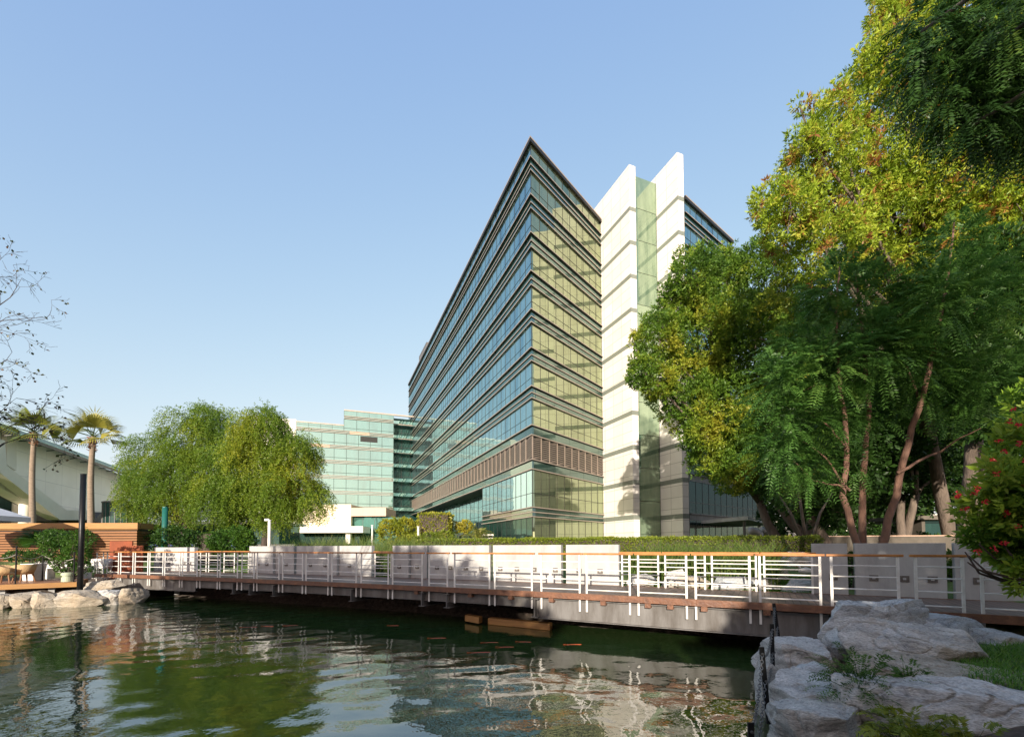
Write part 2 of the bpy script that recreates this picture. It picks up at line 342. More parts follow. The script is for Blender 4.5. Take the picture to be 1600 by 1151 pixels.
# ------------------------------------------------------------------ foliage
def unit(a): return a/(np.linalg.norm(a, axis=-1, keepdims=True)+1e-9)
class Leaves:
    def __init__(s): s.V = []; s.T = []
    def put(s, base, d, side, l, wd, tone, bend=.12, tip=.5):
        """diamond leaf: base, widest point, tip"""
        nrm = unit(np.cross(d, side)); l = l[:, None]; wd = wd[:, None]
        a = base; c = base+d*l-nrm*l*bend; m = base+d*l*tip+nrm*l*bend*.3
        s.V.append(np.stack([a, m-side*wd/2, c, m+side*wd/2], 1)); s.T.append(tone)
    def whorl(s, tips, D, k, l, wd, tone, spread=1.0):
        n = len(tips); B = np.repeat(tips, k, 0); DD = np.repeat(D, k, 0)
        r = rng.normal(size=B.shape); d = unit(DD*.75+unit(r)*spread+np.array([0, 0, -.08]))
        side = unit(np.cross(d, rng.normal(size=B.shape)+np.array([0, 0, .8])))
        ll = l*rng.uniform(.65, 1.2, n*k)*np.repeat(rng.uniform(.65, 1.35, n), k); B = B+unit(r)*l*.15
        s.put(B, d, side, ll, ll*wd, np.clip(np.repeat(tone, k)+rng.normal(0, .06, n*k), 0, 1))
    def pinnate(s, tips, D, m, rl, l, wd, tone, droop=.5):
        """fronds: m leaflets on each side of a drooping stalk"""
        n = len(tips); D = unit(D); sd = unit(np.cross(D, np.array([0, 0, 1.])+rng.normal(0, .3, D.shape)))
        rl = rl*rng.uniform(.7, 1.15, n)
        for j in range(m):
            t = (j+1)/m; P = tips+D*(rl*t)[:, None]; P[:, 2] -= droop*rl*t*t
            tg = unit(D+np.array([0, 0, -2*droop*t])); taper = 1-.45*abs(t-.45)
            for sg in (-1, 1):
                d = unit(tg*.55+sd*sg+rng.normal(0, .12, D.shape)+np.array([0, 0, -.15]))
                up = np.cross(d, tg); side = unit(np.cross(d, up+rng.normal(0, .15, D.shape)))
                ll = np.full(n, l*taper)*rng.uniform(.8, 1.15, n)
                s.put(P, d, side, ll, ll*wd, np.clip(tone+rng.normal(0, .08, n), 0, 1), tip=.4)
            
    def weep(s, tips, D, steps, step, l, wd, tone, fall=.25):
        P = tips.copy(); d = unit(D)
        for j in range(steps):
            d = unit(d+np.array([0, 0, -fall])+rng.normal(0, .12, d.shape)); P = P+d*step
            for q in range(3):
                r = unit(rng.normal(size=P.shape)+d*.5+np.array([0, 0, -.2])); side = unit(np.cross(r, rng.normal(size=P.shape)))
                ll = l*rng.uniform(.6, 1.2, len(P)); s.put(P, r, side, ll, ll*wd, np.clip(tone+rng.normal(0, .08, len(P)), 0, 1))
    def blades(s, B, h, wd, lean, tone):
        n = len(B); a = rng.uniform(0, 2*PI, n); d = unit(np.stack([np.cos(a)*lean, np.sin(a)*lean, np.ones(n)], 1))
        side = np.stack([np.sin(a), -np.cos(a), np.zeros(n)], 1)
        s.put(B, d, side, h, np.full(n, wd), tone, bend=-.25, tip=.4)
    def build(s, name, m, parent=None, loc=(0, 0, 0)):
        off = np.array(parent['_w'] if parent is not None else loc, float)
        V = np.concatenate(s.V)-off; T = np.concatenate(s.T); n = len(V)
        me = bpy.data.meshes.new(name); me.vertices.add(n*4); me.vertices.foreach_set('co', V.astype(np.float32).ravel())
        me.loops.add(n*4); me.loops.foreach_set('vertex_index', np.arange(n*4, dtype=np.int32))
        me.polygons.add(n); me.polygons.foreach_set('loop_start', np.arange(0, n*4, 4, dtype=np.int32)); me.polygons.foreach_set('loop_total', np.full(n, 4, np.int32))
        me.update(calc_edges=True)
        at = me.attributes.new('tone', 'FLOAT', 'FACE'); at.data.foreach_set('value', T.astype(np.float32))
        return link(name, me, m, parent, off)

def blobs_px(lst, depth, jit=.0, squash=1.0):
    """crown lobes: (x, y, radius) as seen from the path, set at a real distance with their own depth spread"""
    out = []
    for b in lst:
        dd = depth+(b[3] if len(b) > 3 else random.uniform(-jit, jit))
        c = atY(b[0], b[1], dd); r = b[2]*dd/F
        out.append((c, np.array([r, r*1.05, r*squash])))
    return out
def tips_on(blobs, n, inner=.55, up=0.):
    vol = np.array([np.prod(b[1])**(2/3) for b in blobs]); cnt = np.maximum(1, (n*vol/vol.sum()).astype(int))
    P, D, K = [], [], []
    for i, (b, k) in enumerate(zip(blobs, cnt)):
        d = unit(rng.normal(size=(k, 3))+np.array([0, 0, up])); r = rng.uniform(inner**3, 1, k)**(1/3)
        # lumpy sub-clusters so the surface breaks into sprays with dark gaps
        nzv = np.array([mnoise.noise(Vector(dd*1.9)+Vector(b[0]))+.5*mnoise.noise(Vector(dd*5)+Vector(b[0])) for dd in d]); q = b[0]+d*(r*(1+.38*nzv))[:, None]*b[1]
        P.append(q); D.append(d); K.append(np.full(k, i))
    P = np.concatenate(P); D = np.concatenate(D)
    sc_ = 1.1*(22./max(10., float(np.mean(P[:, 1]))))**.7 if np.mean(P[:, 1]) > 0 else .9; f = np.array([mnoise.noise(Vector(p)*sc_)+.6*mnoise.noise(Vector(p)*2.5*sc_+Vector((7, 3, 1))) for p in P])
    keep = f > rng.uniform(-.75, -.05, len(P))
    return P[keep], D[keep], f[keep]
def tone_of(P, lo=.2, hi=.7, sc=.5):
    f = np.array([mnoise.noise(Vector(p)*sc+Vector((11, 5, 2))) for p in P]); return np.clip(lo+(hi-lo)*(f*.8+.5)+rng.normal(0, .07, len(P)), 0, 1)
def limb(mb, a, b, r0, r1, seg=7, wob=.12, k=5):
    a, b = np.array(a, float), np.array(b, float); L = np.linalg.norm(b-a); pts = []
    for i in range(k+1):
        t = i/k; p = a*(1-t)+b*t; p[2] += math.sin(t*PI)*L*.05
        if 0 < i < k: p = p+rng.normal(0, wob*L/k*.5, 3)
        pts.append(p)
    mb.tube(pts, [r0*(1-i/k)+r1*i/k for i in range(k+1)], seg)
def tree(name, label, base, blobs, ntips, leafkw, lm, bark, trunk_r, fork_z, kind='whorl', group=None, cat='tree', inner=.5, tonelo=.2, tonehi=.7, stems=1, up=0., tsc=.5):
    t = thing(name, base, label, cat, group); mb = MB(); base = np.array(base, float)
    cen = np.mean([b[0] for b in blobs], 0); top = base*.55+cen*.45; top[2] = fork_z
    starts = []
    for s_ in range(stems):
        o = rng.normal(0, trunk_r*1.6, 3)*(stems > 1); o[2] = 0; tp = top+rng.normal(0, 1.0, 3)*(stems > 1)*np.array([1, 1, .1])
        mb.tube([base+o-np.array([0, 0, .4]), base+o*1.0, base*.75+tp*.25+o*.9+rng.normal(0, trunk_r*.25, 3), base*.4+tp*.6+o*.5+rng.normal(0, trunk_r*.3, 3), tp], [trunk_r*1.5, trunk_r*1.25, trunk_r, trunk_r*.9, trunk_r*.75], 9)
        starts.append(tp)
    for i, b in enumerate(blobs):
        st = starts[i % len(starts)]; limb(mb, st-np.array([0, 0, trunk_r*.5]), b[0], trunk_r*.5, trunk_r*.12)
        for _ in range(2): limb(mb, b[0], b[0]+rng.normal(0, .5, 3)*b[1], trunk_r*.13, trunk_r*.04, 5)
    mb.build('trunk', bark, t, smooth=True)
    P, D, f = tips_on(blobs, ntips, inner, up); tn = tone_of(P, tonelo, tonehi, tsc)
    lv = Leaves(); getattr(lv, kind)(P, D, tone=tn, **leafkw); lv.build('crown', lm, t)
    return t
def shell_leaves(lv, P, Nrm, l, wd, tone):
    d = unit(Nrm*.6+rng.normal(0, .7, P.shape)); side = unit(np.cross(d, rng.normal(size=P.shape))); ll = l*rng.uniform(.6, 1.25, len(P))
    lv.put(P, d, side, ll, ll*wd, tone)
def core_ellipsoid(c, r, seg=14, rings=9):
    mb = MB(); vs = []
    return c, r
def shrub(name, label, blobs, n, l, wd, lm, group=None, cat='shrub', lo=.15, hi=.75, base_z=None, stem=True, bark=None, inner=.75):
    c = np.mean([b[0] for b in blobs], 0); zb = min(b[0][2]-b[1][2] for b in blobs) if base_z is None else base_z
    t = thing(name, (c[0], c[1], zb), label, cat, group)
    if stem:
        mb = MB()
        for b in blobs:
            for _ in range(3): limb(mb, (c[0]+rng.normal(0, .1), c[1]+rng.normal(0, .1), zb-.1), b[0]+rng.normal(0, .4, 3)*b[1], .035, .012, 5)
        mb.build('stem', bark or BARKD, t)
    P, D, f = tips_on(blobs, n, inner); lv = Leaves(); lv.whorl(P, D, 6, l, wd, tone_of(P, lo, hi, 1.2)); lv.build('foliage', lm, t)
    return t
def boxhedge(name, label, o, ux, uy, h, n, l, lm, cat='hedge', lo=.15, hi=.7, group=None):
    """clipped hedge: a leafy box; the inner mass is the dense twig core"""
    o, ux, uy = np.array(o, float), np.array(ux, float), np.array(uy, float)
    t = thing(name, o+ux/2+uy/2, label, cat, group); uz = np.array([0, 0, h]); mb = MB(); e = .06
    nx, ny = unit(ux), unit(uy); mb.box(o+nx*e+ny*e, ux-nx*2*e, uy-ny*2*e, uz-np.array([0, 0, e])); mb.build('twig_core', BARKD, t)
    A = [np.linalg.norm(ux)*h]*2+[np.linalg.norm(uy)*h]*2+[np.linalg.norm(ux)*np.linalg.norm(uy)]; A = np.array(A); k = (n*A/A.sum()).astype(int); lv = Leaves()
    z = np.array([0, 0, 1.])
    fn = np.cross(nx, z); fn = fn if fn@uy < 0 else -fn; sn = np.cross(ny, z); sn = sn if sn@ux < 0 else -sn
    for i, (p0, a, b, nm) in enumerate([(o, ux, uz, fn), (o+uy, ux, uz, -fn), (o, uy, uz, sn), (o+ux, uy, uz, -sn), (o+uz, ux, uy, z)]):
        r = rng.uniform(size=(k[i], 2)); P = p0+a*r[:, :1]+b*r[:, 1:]; Nn = np.tile(nm, (k[i], 1))
        lump = np.array([mnoise.noise(Vector(p)*1.6) for p in P]); P = P+Nn*(lump*.09+rng.uniform(-.06, .05, k[i]))[:, None]
        tn = np.clip(lo+(hi-lo)*(.5+lump*.6)+rng.normal(0, .12, k[i]), 0, 1); shell_leaves(lv, P, Nn, l, .55, tn)
    lv.build('foliage', lm, t); return t

# ------------------------------------------------------------------ bridge line
DZ = 1.15
_pp = [(148, 895.6), (434, 906.5), (605.4, 912.2), (831, 922), (1072, 935.6), (1174, 940.5), (1284, 946), (1407, 953), (1509, 957.5)]
_W = np.array([atZ(x, y, DZ) for x, y in _pp]); BC = np.polyfit(_W[:, 0], _W[:, 1], 2)
def BP(X, off=0., z=DZ):
    """point on the bridge: X along the near edge, off metres towards the far side"""
    Y = np.polyval(BC, X); s = 2*BC[0]*X+BC[1]; n = np.array([-s, 1.])/math.hypot(s, 1)
    return np.array([X+n[0]*off, Y+n[1]*off, z])
def BX(px, off=0., z=DZ):
    lo, hi = -26., 16.
    for _ in range(50):
        m = (lo+hi)/2
        P = BP(m, off, z)
        if projx(P) < px: lo = m
        else: hi = m
    return lo
def BT(X):
    s = 2*BC[0]*X+BC[1]; t = np.array([1, s, 0])/math.hypot(1, s); return t, np.array([-t[1], t[0], 0])

# ------------------------------------------------------------------ ground and water
far = [BP(X, 1.7)[:2] for X in np.linspace(-17.5, 7.2, 14)]
pond = [(-19.0, 20.0), (-19.6, 18.6), (-24, 17.6), (-32, 15.5), (-40, 10), (-40, 2), (-20, 1.5), (0, 1.8), (2.2, 2.4), (2.75, 4.2), (3.25, 5.4), (4.05, 6.7), (5.0, 7.9), (6.2, 9.3)]
POLY = np.array(list(far)+pond[::-1])
def sdist(P):
    P = np.asarray(P, float); n = len(POLY); best = np.full(len(P), 1e9); ins = np.zeros(len(P), bool)
    for i in range(n):
        a, b = POLY[i], POLY[(i+1) % n]; ab = b-a; t = np.clip(((P-a)@ab)/(ab@ab), 0, 1); q = a+t[:, None]*ab
        best = np.minimum(best, np.hypot(*(P-q).T))
        c = ((a[1] > P[:, 1]) != (b[1] > P[:, 1])) & (P[:, 0] < (b[0]-a[0])*(P[:, 1]-a[1])/(b[1]-a[1]+1e-12)+a[0]); ins ^= c
    return np.where(ins, -best, best)
def sm(t): t = np.clip(t, 0, 1); return t*t*(3-2*t)
def gh(P):
    P = np.asarray(P, float); d = sdist(P); x, y = P[:, 0], P[:, 1]
    right = (x > 1.5) & (y < np.polyval(BC, np.clip(x, -25, 14))+.3)
    wd = np.where(right, 2.2, 1.15); zb = np.where(right, .72, .97)
    out = .02+zb*sm(d/wd)+np.where(right, .25*sm((d-2)/3), .62*sm((d-1.2)/6))
    ter = sm((-13.5-x)/2.5)*sm((25.5-y)/2); out = out*(1-ter)+np.minimum(out, .62)*ter
    return np.where(d < 0, -.9*sm(-d/1.6)+.02, out)
def gz(x, y): return float(gh([(x, y)])[0])
gx = np.concatenate([[-3000, -900, -300, -140, -80], np.arange(-55, -24, 1.5), np.arange(-24, 16, .3), np.arange(16, 50, 1.5), [55, 80, 150, 320, 900, 3000]])
gy = np.concatenate([[-3000, -700, -200, -80, -40], np.arange(-25, 0, 2), np.arange(0, 30, .3), np.arange(30, 60, 1.5), [65, 80, 110, 150, 250, 500, 1200, 4500]])
GX, GY = np.meshgrid(gx, gy); gp = np.stack([GX.ravel(), GY.ravel()], 1); Z = gh(gp)
nzs = np.array([mnoise.fractal(Vector((p[0]*.8, p[1]*.8, 0)), .9, 2.1, 4) for p in gp]); near = (np.abs(gp[:, 0]) < 30) & (gp[:, 1] > 0) & (gp[:, 1] < 40)
Z = Z+nzs*.05*near
nx_, ny_ = len(gx), len(gy)
faces = [(j*nx_+i, j*nx_+i+1, (j+1)*nx_+i+1, (j+1)*nx_+i) for j in range(ny_-1) for i in range(nx_-1)]
me = bpy.data.meshes.new('ground'); me.from_pydata([(a[0], a[1], z) for a, z in zip(gp, Z)], [], faces); me.polygons.foreach_set('use_smooth', [True]*len(faces))
gm, gnt, gb = newmat('lawn_and_soil')
tc = N(gnt, 'ShaderNodeTexCoord'); n1 = N(gnt, 'ShaderNodeTexNoise'); n1.inputs['Scale'].default_value = .9; n1.inputs['Detail'].default_value = 9; gnt.links.new(tc.outputs['Object'], n1.inputs[0])
r1 = ramp(gnt, [(.35, (.06, .10, .02)), (.55, (.085, .14, .025)), (.7, (.13, .12, .055))]); gnt.links.new(n1.outputs[0], r1.inputs[0])
n2 = N(gnt, 'ShaderNodeTexNoise'); n2.inputs['Scale'].default_value = 7; n2.inputs['Detail'].default_value = 10; gnt.links.new(tc.outputs['Object'], n2.inputs[0])
r2 = ramp(gnt, [(.3, (.035, .027, .02)), (.6, (.085, .065, .05)), (.75, (.16, .12, .095))]); gnt.links.new(n2.outputs[0], r2.inputs[0])
sx = N(gnt, 'ShaderNodeSeparateXYZ'); gnt.links.new(tc.outputs['Object'], sx.inputs[0])
mr = N(gnt, 'ShaderNodeMapRange'); mr.inputs['From Min'].default_value = .75; mr.inputs['From Max'].default_value = 1.0; gnt.links.new(sx.outputs['Z'], mr.inputs[0])
mx = N(gnt, 'ShaderNodeMix', data_type='RGBA'); gnt.links.new(mr.outputs[0], mx.inputs[0]); gnt.links.new(r2.outputs[0], mx.inputs[6]); gnt.links.new(r1.outputs[0], mx.inputs[7])
gnt.links.new(mx.outputs[2], gb.inputs['Base Color']); gb.inputs['Roughness'].default_value = .95
bp = N(gnt, 'ShaderNodeBump'); bp.inputs['Strength'].default_value = .8; bp.inputs['Distance'].default_value = .08; gnt.links.new(n2.outputs[0], bp.inputs['Height']); gnt.links.new(bp.outputs[0], gb.inputs['Normal'])
me.materials.append(gm); gr = bpy.data.objects.new('ground', me); COL.objects.link(gr); tag(gr, kind='structure')

# water: real ripples (a sum of small gravity waves)
wx = np.arange(-40, 8.6, .085); wy = np.concatenate([np.arange(1.2, 12, .07), np.arange(12, 24, .11)])
WX, WY = np.meshgrid(wx, wy); WZ = np.zeros_like(WX); r_ = np.random.default_rng(3)
amp = .55+.45*np.sin(WX*.23+1.1)*np.sin(WY*.31+WX*.11)
for i in range(46):
    lam = .28*(5.5)**r_.uniform(0, 1); th = r_.normal(PI/2+.25, .75); k = 2*PI/lam; a = .0088*lam/(2*PI)*r_.uniform(.6, 1.3)*(1.15 if lam > .5 else .8)
    WZ += a*np.sin(k*(WX*math.cos(th)+WY*math.sin(th))+r_.uniform(0, 6.28)+.5*np.sin(WX*.9+i)+.5*np.sin(WY*.7+2*i))
WZ *= amp
nx_, ny_ = len(wx), len(wy); idx = (np.arange(ny_-1)[:, None]*nx_+np.arange(nx_-1)[None]).ravel()
fq = np.stack([idx, idx+1, idx+nx_+1, idx+nx_], 1).astype(np.int32); me = bpy.data.meshes.new('water')
me.vertices.add(nx_*ny_); me.vertices.foreach_set('co', np.stack([WX.ravel(), WY.ravel(), WZ.ravel()], 1).astype(np.float32).ravel())
me.loops.add(fq.size); me.loops.foreach_set('vertex_index', fq.ravel()); me.polygons.add(len(fq)); me.polygons.foreach_set('loop_start', np.arange(0, fq.size, 4, dtype=np.int32)); me.polygons.foreach_set('loop_total', np.full(len(fq), 4, np.int32))
me.polygons.foreach_set('use_smooth', [True]*len(fq)); me.update(calc_edges=True)
wm, wnt, wb = newmat('pond_water')
n = N(wnt, 'ShaderNodeTexNoise'); n.inputs['Scale'].default_value = .35; n.inputs['Detail'].default_value = 4; tc = N(wnt, 'ShaderNodeTexCoord'); wnt.links.new(tc.outputs['Object'], n.inputs[0])
r = ramp(wnt, [(.35, (.014, .034, .010)), (.7, (.028, .052, .014))]); wnt.links.new(n.outputs[0], r.inputs[0]); wnt.links.new(r.outputs[0], wb.inputs['Base Color'])
wb.inputs['Roughness'].default_value = .015; wb.inputs['IOR'].default_value = 3.0; wb.inputs['Specular IOR Level'].default_value = .5
nb = N(wnt, 'ShaderNodeTexNoise'); nb.inputs['Scale'].default_value = 8; nb.inputs['Detail'].default_value = 2; wnt.links.new(tc.outputs['Object'], nb.inputs[0])
bp = N(wnt, 'ShaderNodeBump'); bp.inputs['Strength'].default_value = .13; bp.inputs['Distance'].default_value = .02; wnt.links.new(nb.outputs[0], bp.inputs['Height']); wnt.links.new(bp.outputs[0], wb.inputs['Normal'])
me.materials.append(wm); wo = bpy.data.objects.new('water', me); COL.objects.link(wo); tag(wo, kind='structure')

# ------------------------------------------------------------------ footbridge
br = thing('footbridge', BP(0, 1.35, 0), 'long low footbridge with white railings and a wooden handrail crossing the pond', 'bridge')
XL, XR = BX(150), 12.6
xs = np.linspace(XL, XR, 40)
mb = MB(); d = 0
for a, b in zip(xs[:-1], xs[1:]):
    P = [BP(a, .03), BP(b, .03), BP(b, 2.75), BP(a, 2.75)]; l = np.linalg.norm(P[1]-P[0])
    top = [p+np.array([0, 0, 0]) for p in P]; bot = [p-np.array([0, 0, .06]) for p in P]
    mb.quad(*top, uv=((0, d), (0, d+l), (2.72, d+l), (2.72, d)))
    mb.quad(*bot[::-1]); d += l
mb.build('deck', DECKW, br)
def strip(mb, x0, x1, off0, off1, z0, z1, n=30):
    q = np.linspace(x0, x1, n)
    for a, b in zip(q[:-1], q[1:]):
        P = [BP(a, off0, z0), BP(b, off0, z0), BP(b, off1, z0), BP(a, off1, z0)]; mb.prism(P, (0, 0, z1-z0))
mb = MB(); strip(mb, XL, XR, -.06, .02, DZ-.15, DZ+.006); mb.build('edge_board', EDGEW, br)
mb = MB(); strip(mb, XL, XR, 2.76, 2.84, DZ-.15, DZ+.006); mb.build('edge_board', EDGEW, br)
def ibeam_along(x0, x1, off, ztop, h, fl, n=16, name='girder'):
    mb = MB(); strip(mb, x0, x1, off-.012, off+.012, ztop-h+.02, ztop-.02, n); strip(mb, x0, x1, off-fl/2, off+fl/2, ztop-.02, ztop, n); strip(mb, x0, x1, off-fl/2, off+fl/2, ztop-h, ztop-h+.02, n)
    return mb.build(name, STEELP, br)
zt = DZ-.19
ibeam_along(BX(833), BX(1296), .16, zt, .56, .22)
ibeam_along(BX(300), BX(833), .16, zt, .27, .14)
ibeam_along(XL+1.2, BX(300), .16, zt, .46, .18)
ibeam_along(XL+1.2, BX(1300), 2.5, zt, .45, .18)
for px in (364, 390, 427, 549, 659, 698, 835):        # cross beams poking out under the near edge
    X = BX(px); t, nn = BT(X); mb = MB(); h = .42 if px != 835 else .5; p = BP(X, -.02, zt-h-.0)
    p[2] = zt-.03-h
    mb.box(p-t*.012, t*.024, nn*2.7, np.array([0, 0, h])); mb.box(p-t*.11, t*.22, nn*2.7, np.array([0, 0, .018])); mb.box(p-t*.11+np.array([0, 0, h]), t*.22, nn*2.7, np.array([0, 0, .018]))
    mb.build('cross_beam', STEELP, br)
for px in (650, 734, 797, 861, 942, 1012, 1047, 1100, 1198): # timber joist ends
    X = BX(px); t, nn = BT(X); mb = MB(); mb.box(BP(X, -.01, DZ-.27)-t*.07, t*.14, nn*2.6, np.array([0, 0, .115])); mb.build('joist', EDGEW, br)
near = [(149, 159), (165, 183), (186.5, 205.6), (209, 229), (232, 252.5), (255.6, 279), (283, 306), (311, 338), (342, 369), (376, 395), (400, 434), (440, 471), (476.5, 511), (517, 555), (562.7, 605), (612, 658), (669, 697.5), (709, 763.5), (772, 830), (845, 905), (916, 983.5), (997, 1072.5), (1087, 1172), (1188, 1283), (1301, 1406), (1434, 1508), (1538, 1660)]
farp = [(308, 322), (326, 344), (350, 366), (371, 388), (586, 611), (972.5, 1029), (1040, 1102), (1113, 1182), (1195, 1270)]
def rail_panel(x0, x1, off, low):
    t0, nn = BT((x0+x1)/2); a, b = BP(x0, off), BP(x1, off); dirx = unit(b-a); up = np.array([0, 0, 1.])
    side = np.array([-dirx[1], dirx[0], 0]); mb = MB()
    for z in (.10, .37, .62, .84): mb.tube([a+up*z, b+up*z], .016, 6)
    rp = mb.build('railing_panel', WHITEP, br)
    for p in (a, b):
        m2 = MB(); m2.box(p-dirx*.024-side*.012-up*low, dirx*.048, side*.024, up*(1.03+low)); m2.build('post', WHITEP, rp)
    m2 = MB(); e = .09; q0, q1 = a-dirx*e+up*1.05, b+dirx*e+up*1.05
    m2.box(q0-side*.035-up*.025, q1-q0, side*.07, up*.05); m2.build('handrail', RAILW, rp, bevel=.012)
for p0, p1 in near: rail_panel(BX(p0), BX(p1), .05, .48)
for p0, p1 in farp: rail_panel(BX(p0, 2.7), BX(p1, 2.7), 2.7, .1)

# concrete screen walls along the far side
walls = [(240, 303, 0, 'short stained concrete screen wall nearest the timber hut'), (389, 426, .0, 'narrow concrete slab at the left end of the shaded wall run'), (430, 459, .12, 'second narrow concrete slab in the shaded wall run'),
         (463, 526, .0, 'wide concrete slab in the middle of the shaded wall run'), (530, 580, .12, 'concrete slab at the right end of the shaded wall run, before the grassy gap'),
         (613, 638, .0, 'narrow concrete slab just right of the grassy gap'), (642, 667, .14, 'second concrete slab right of the grassy gap'), (670.5, 764, .0, 'wide half shaded concrete slab under the yellow shrubs'),
         (770, 877, .1, 'widest sunlit concrete slab in front of the tower corner'), (884.5, 967, .0, 'sunlit concrete slab with a round tree shadow on top'),
         (1270, 1326, .0, 'narrow dappled concrete slab by the grey tree trunk'), (1337, 1481, .05, 'long grey concrete slab under the red stemmed tree'), (1494, 1640, .0, 'grey concrete slab half hidden behind the red flowers')]
lights = {3: (485, 508), 4: (546,), 5: (624,), 6: (652,), 7: (683, 704, 728, 752), 8: (782, 808, 835, 868), 9: (905, 938), 10: (1303,), 11: (1366, 1414, 1458), 12: (1530, 1594), 0: (252, 264, 288, 297), 1: (403, 417), 2: (447,)}
LB = mat('light_box_face', (.16, .14, .12), (.07, .06, .055), 30, .5)
for i, (a, b, so, lab) in enumerate(walls):
    o2 = 2.92+so; xa, xb = BX(a, o2), BX(b, o2); p, q = BP(xa, o2, DZ-.35), BP(xb, o2, DZ-.35); t = unit(q-p); nn = np.array([-t[1], t[0], 0])
    wt = thing('concrete_wall', (p+q)/2, lab, 'wall', 'concrete screen walls along the footbridge')
    mb = MB(); ztop = 2.455 if i else 2.41; mb.box(p, q-p, nn*.2, np.array([0, 0, ztop-p[2]])); wb_ = mb.build('slab', CONC, wt, bevel=.008)
    for lx in lights.get(i, ()):
        c = BP(BX(lx, o2), o2, DZ+.36); mb = MB(); mb.box(c-t*.09-nn*.02, t*.18, nn*.02, np.array([0, 0, .15])); lo_ = mb.build('wall_light', LB, wt)
        mb = MB(); mb.box(c-t*.03-nn*.035+np.array([0, 0, .05]), t*.06, nn*.015, np.array([0, 0, .05])); mb.build('lens', CONC, lo_)

# ------------------------------------------------------------------ main office tower
def V2(a): return np.array([a[0], a[1]], float)
A2, L2, R2 = V2((2.147, 47)), V2((-27.75, 119.7)), V2((12.041, 58.95))
W0, W1 = V2((21.73, 54.85)), V2((31.88, 63.17)); W2 = W0+(W1-W0)*1.75
GZ0 = 1.4; ZT = 46.33
ot = thing('office_tower', (A2[0], A2[1], GZ0), 'tall sharp cornered glass office tower with bronze ledges and two white stone fins', 'office building')
def offp(path, d):
    """offset an open plan path outward (to the right of travel) with mitres"""
    path = [np.array(p, float) for p in path]; out = []
    for i, p in enumerate(path):
        ns = []
        for j in (i-1, i):
            if 0 <= j < len(path)-1:
                e = path[j+1]-path[j]; e /= np.linalg.norm(e); ns.append(np.array([e[1], -e[0]]))
        n = sum(ns); n /= np.linalg.norm(n); out.append(p+n*d/max(.3, n@ns[0]))
    return out
def ring(mb, path, d0, d1, z0, z1):
    a, b = offp(path, d0), offp(path, d1)
    for i in range(len(path)-1):
        P = [np.append(a[i], z0), np.append(a[i+1], z0), np.append(b[i+1], z0), np.append(b[i], z0)]; mb.prism(P, (0, 0, z1-z0))
def wallstrip(mb, path, d, z0, z1, u0=0., vb=0.):
    a = offp(path, d); u = u0
    for i in range(len(a)-1):
        l = np.linalg.norm(a[i+1]-a[i]); p, q = np.append(a[i], z0), np.append(a[i+1], z0); h = np.array([0, 0, z1-z0])
        mb.quad(p, q, q+h, p+h, uv=((u, vb), (u+l, vb), (u+l, vb+z1-z0), (u, vb+z1-z0))); u += l
def glassrun(name, parent, path, z0, z1, m, pane=1.5, trans=(.38,), bar=.05, d=0., vb=0., barm=DARKM, u0=0.):
    mb = MB(); wallstrip(mb, path, d, z0, z1, u0, vb); g = mb.build(name, m, parent); mb = MB(); a = offp(path, d)
    for i in range(len(a)-1):
        l = np.linalg.norm(a[i+1]-a[i]); e = (a[i+1]-a[i])/l; n = np.array([e[1], -e[0]]); k = max(1, round(l/pane))
        for j in range(k+1):
            p = a[i]+e*(l*j/k); mb.box(np.append(p-e*bar/2+n*-.02, z0), np.append(e*bar, 0), np.append(n*.05, 0), (0, 0, z1-z0))
        for t in trans:
            p = a[i]; mb.box(np.append(p-n*.02, z0+(z1-z0)*t), np.append(e*l, 0), np.append(n*.045, 0), (0, 0, bar))
    mb.build('mullions', barm, g); return g
BACK = [W1+V2((-.41, 1))*36, L2+V2((8, 12))]
LS = L2; s755 = None
lo_, hi_ = 0., 1.                                    # where the undercut of the left side begins
for _ in range(40):
    m_ = (lo_+hi_)/2; p = A2+(L2-A2)*m_
    if projx((p[0], p[1], 8)) > 754: lo_ = m_
    else: hi_ = m_
UC = A2+(L2-A2)*lo_
eL = (L2-A2)/np.linalg.norm(L2-A2); nLin = np.array([eL[1], -eL[0]])     # inward normal of the left face
if nLin@(R2-A2) < 0: nLin = -nLin
PW = offp([L2, A2, R2], 0)
path3 = [L2, A2, R2]
wing = [W0, W1]
bands = [(42.78, 44.29), (38.58, 40.14), (34.35, 35.97), (30.21, 31.78), (26.17, 27.63), (22.02, 23.5), (18.05, 19.4)]
wind = [(44.29, 45.85), (40.14, 42.78), (35.97, 38.58), (31.78, 34.35), (27.63, 30.21), (23.5, 26.17), (19.4, 22.02), (15.25, 18.05)]
for i, (z0, z1) in enumerate(wind):
    tr = (.36,) if i else ()
    glassrun('ribbon_window', ot, [L2, A2], z0, z1, GLASS, 1.5, tr, .03, vb=i*4.)
    glassrun('ribbon_window', ot, [A2, R2], z0, z1, GLASS_R, 1.5, tr, .035, vb=i*4.+.3)
    glassrun('ribbon_window', ot, [W0, W1], z0, z1, GLASS, 1.5, tr, .045, vb=i*4.)
def band(z0, z1, path, n=3, m=None):
    m = m or GLASS_BAND
    mb = MB(); ring(mb, path, -.15, .02, z0, z1); b = mb.build('spandrel_band', m, ot); h = z1-z0; mb = MB()
    prot = [.24, .12, .19][:n] if n == 3 else [.24, .18]
    for k in range(n):
        zc = z1-.10-(h-.10)*k/(n-1) if n > 1 else z1-.1
        ring(mb, path, .02, prot[k]-.025, zc, zc+.08); tr_ = tr_ if k else MB(); ring(tr_, path, prot[k]-.024, prot[k]+.004, zc-.012, zc+.084)
    mb.build('ledges', DARKM, b); tr_.build('ledge_lit_edge', LEDGE, b)  # dark bodies, bright edges: underside shade and edge light put into the colours
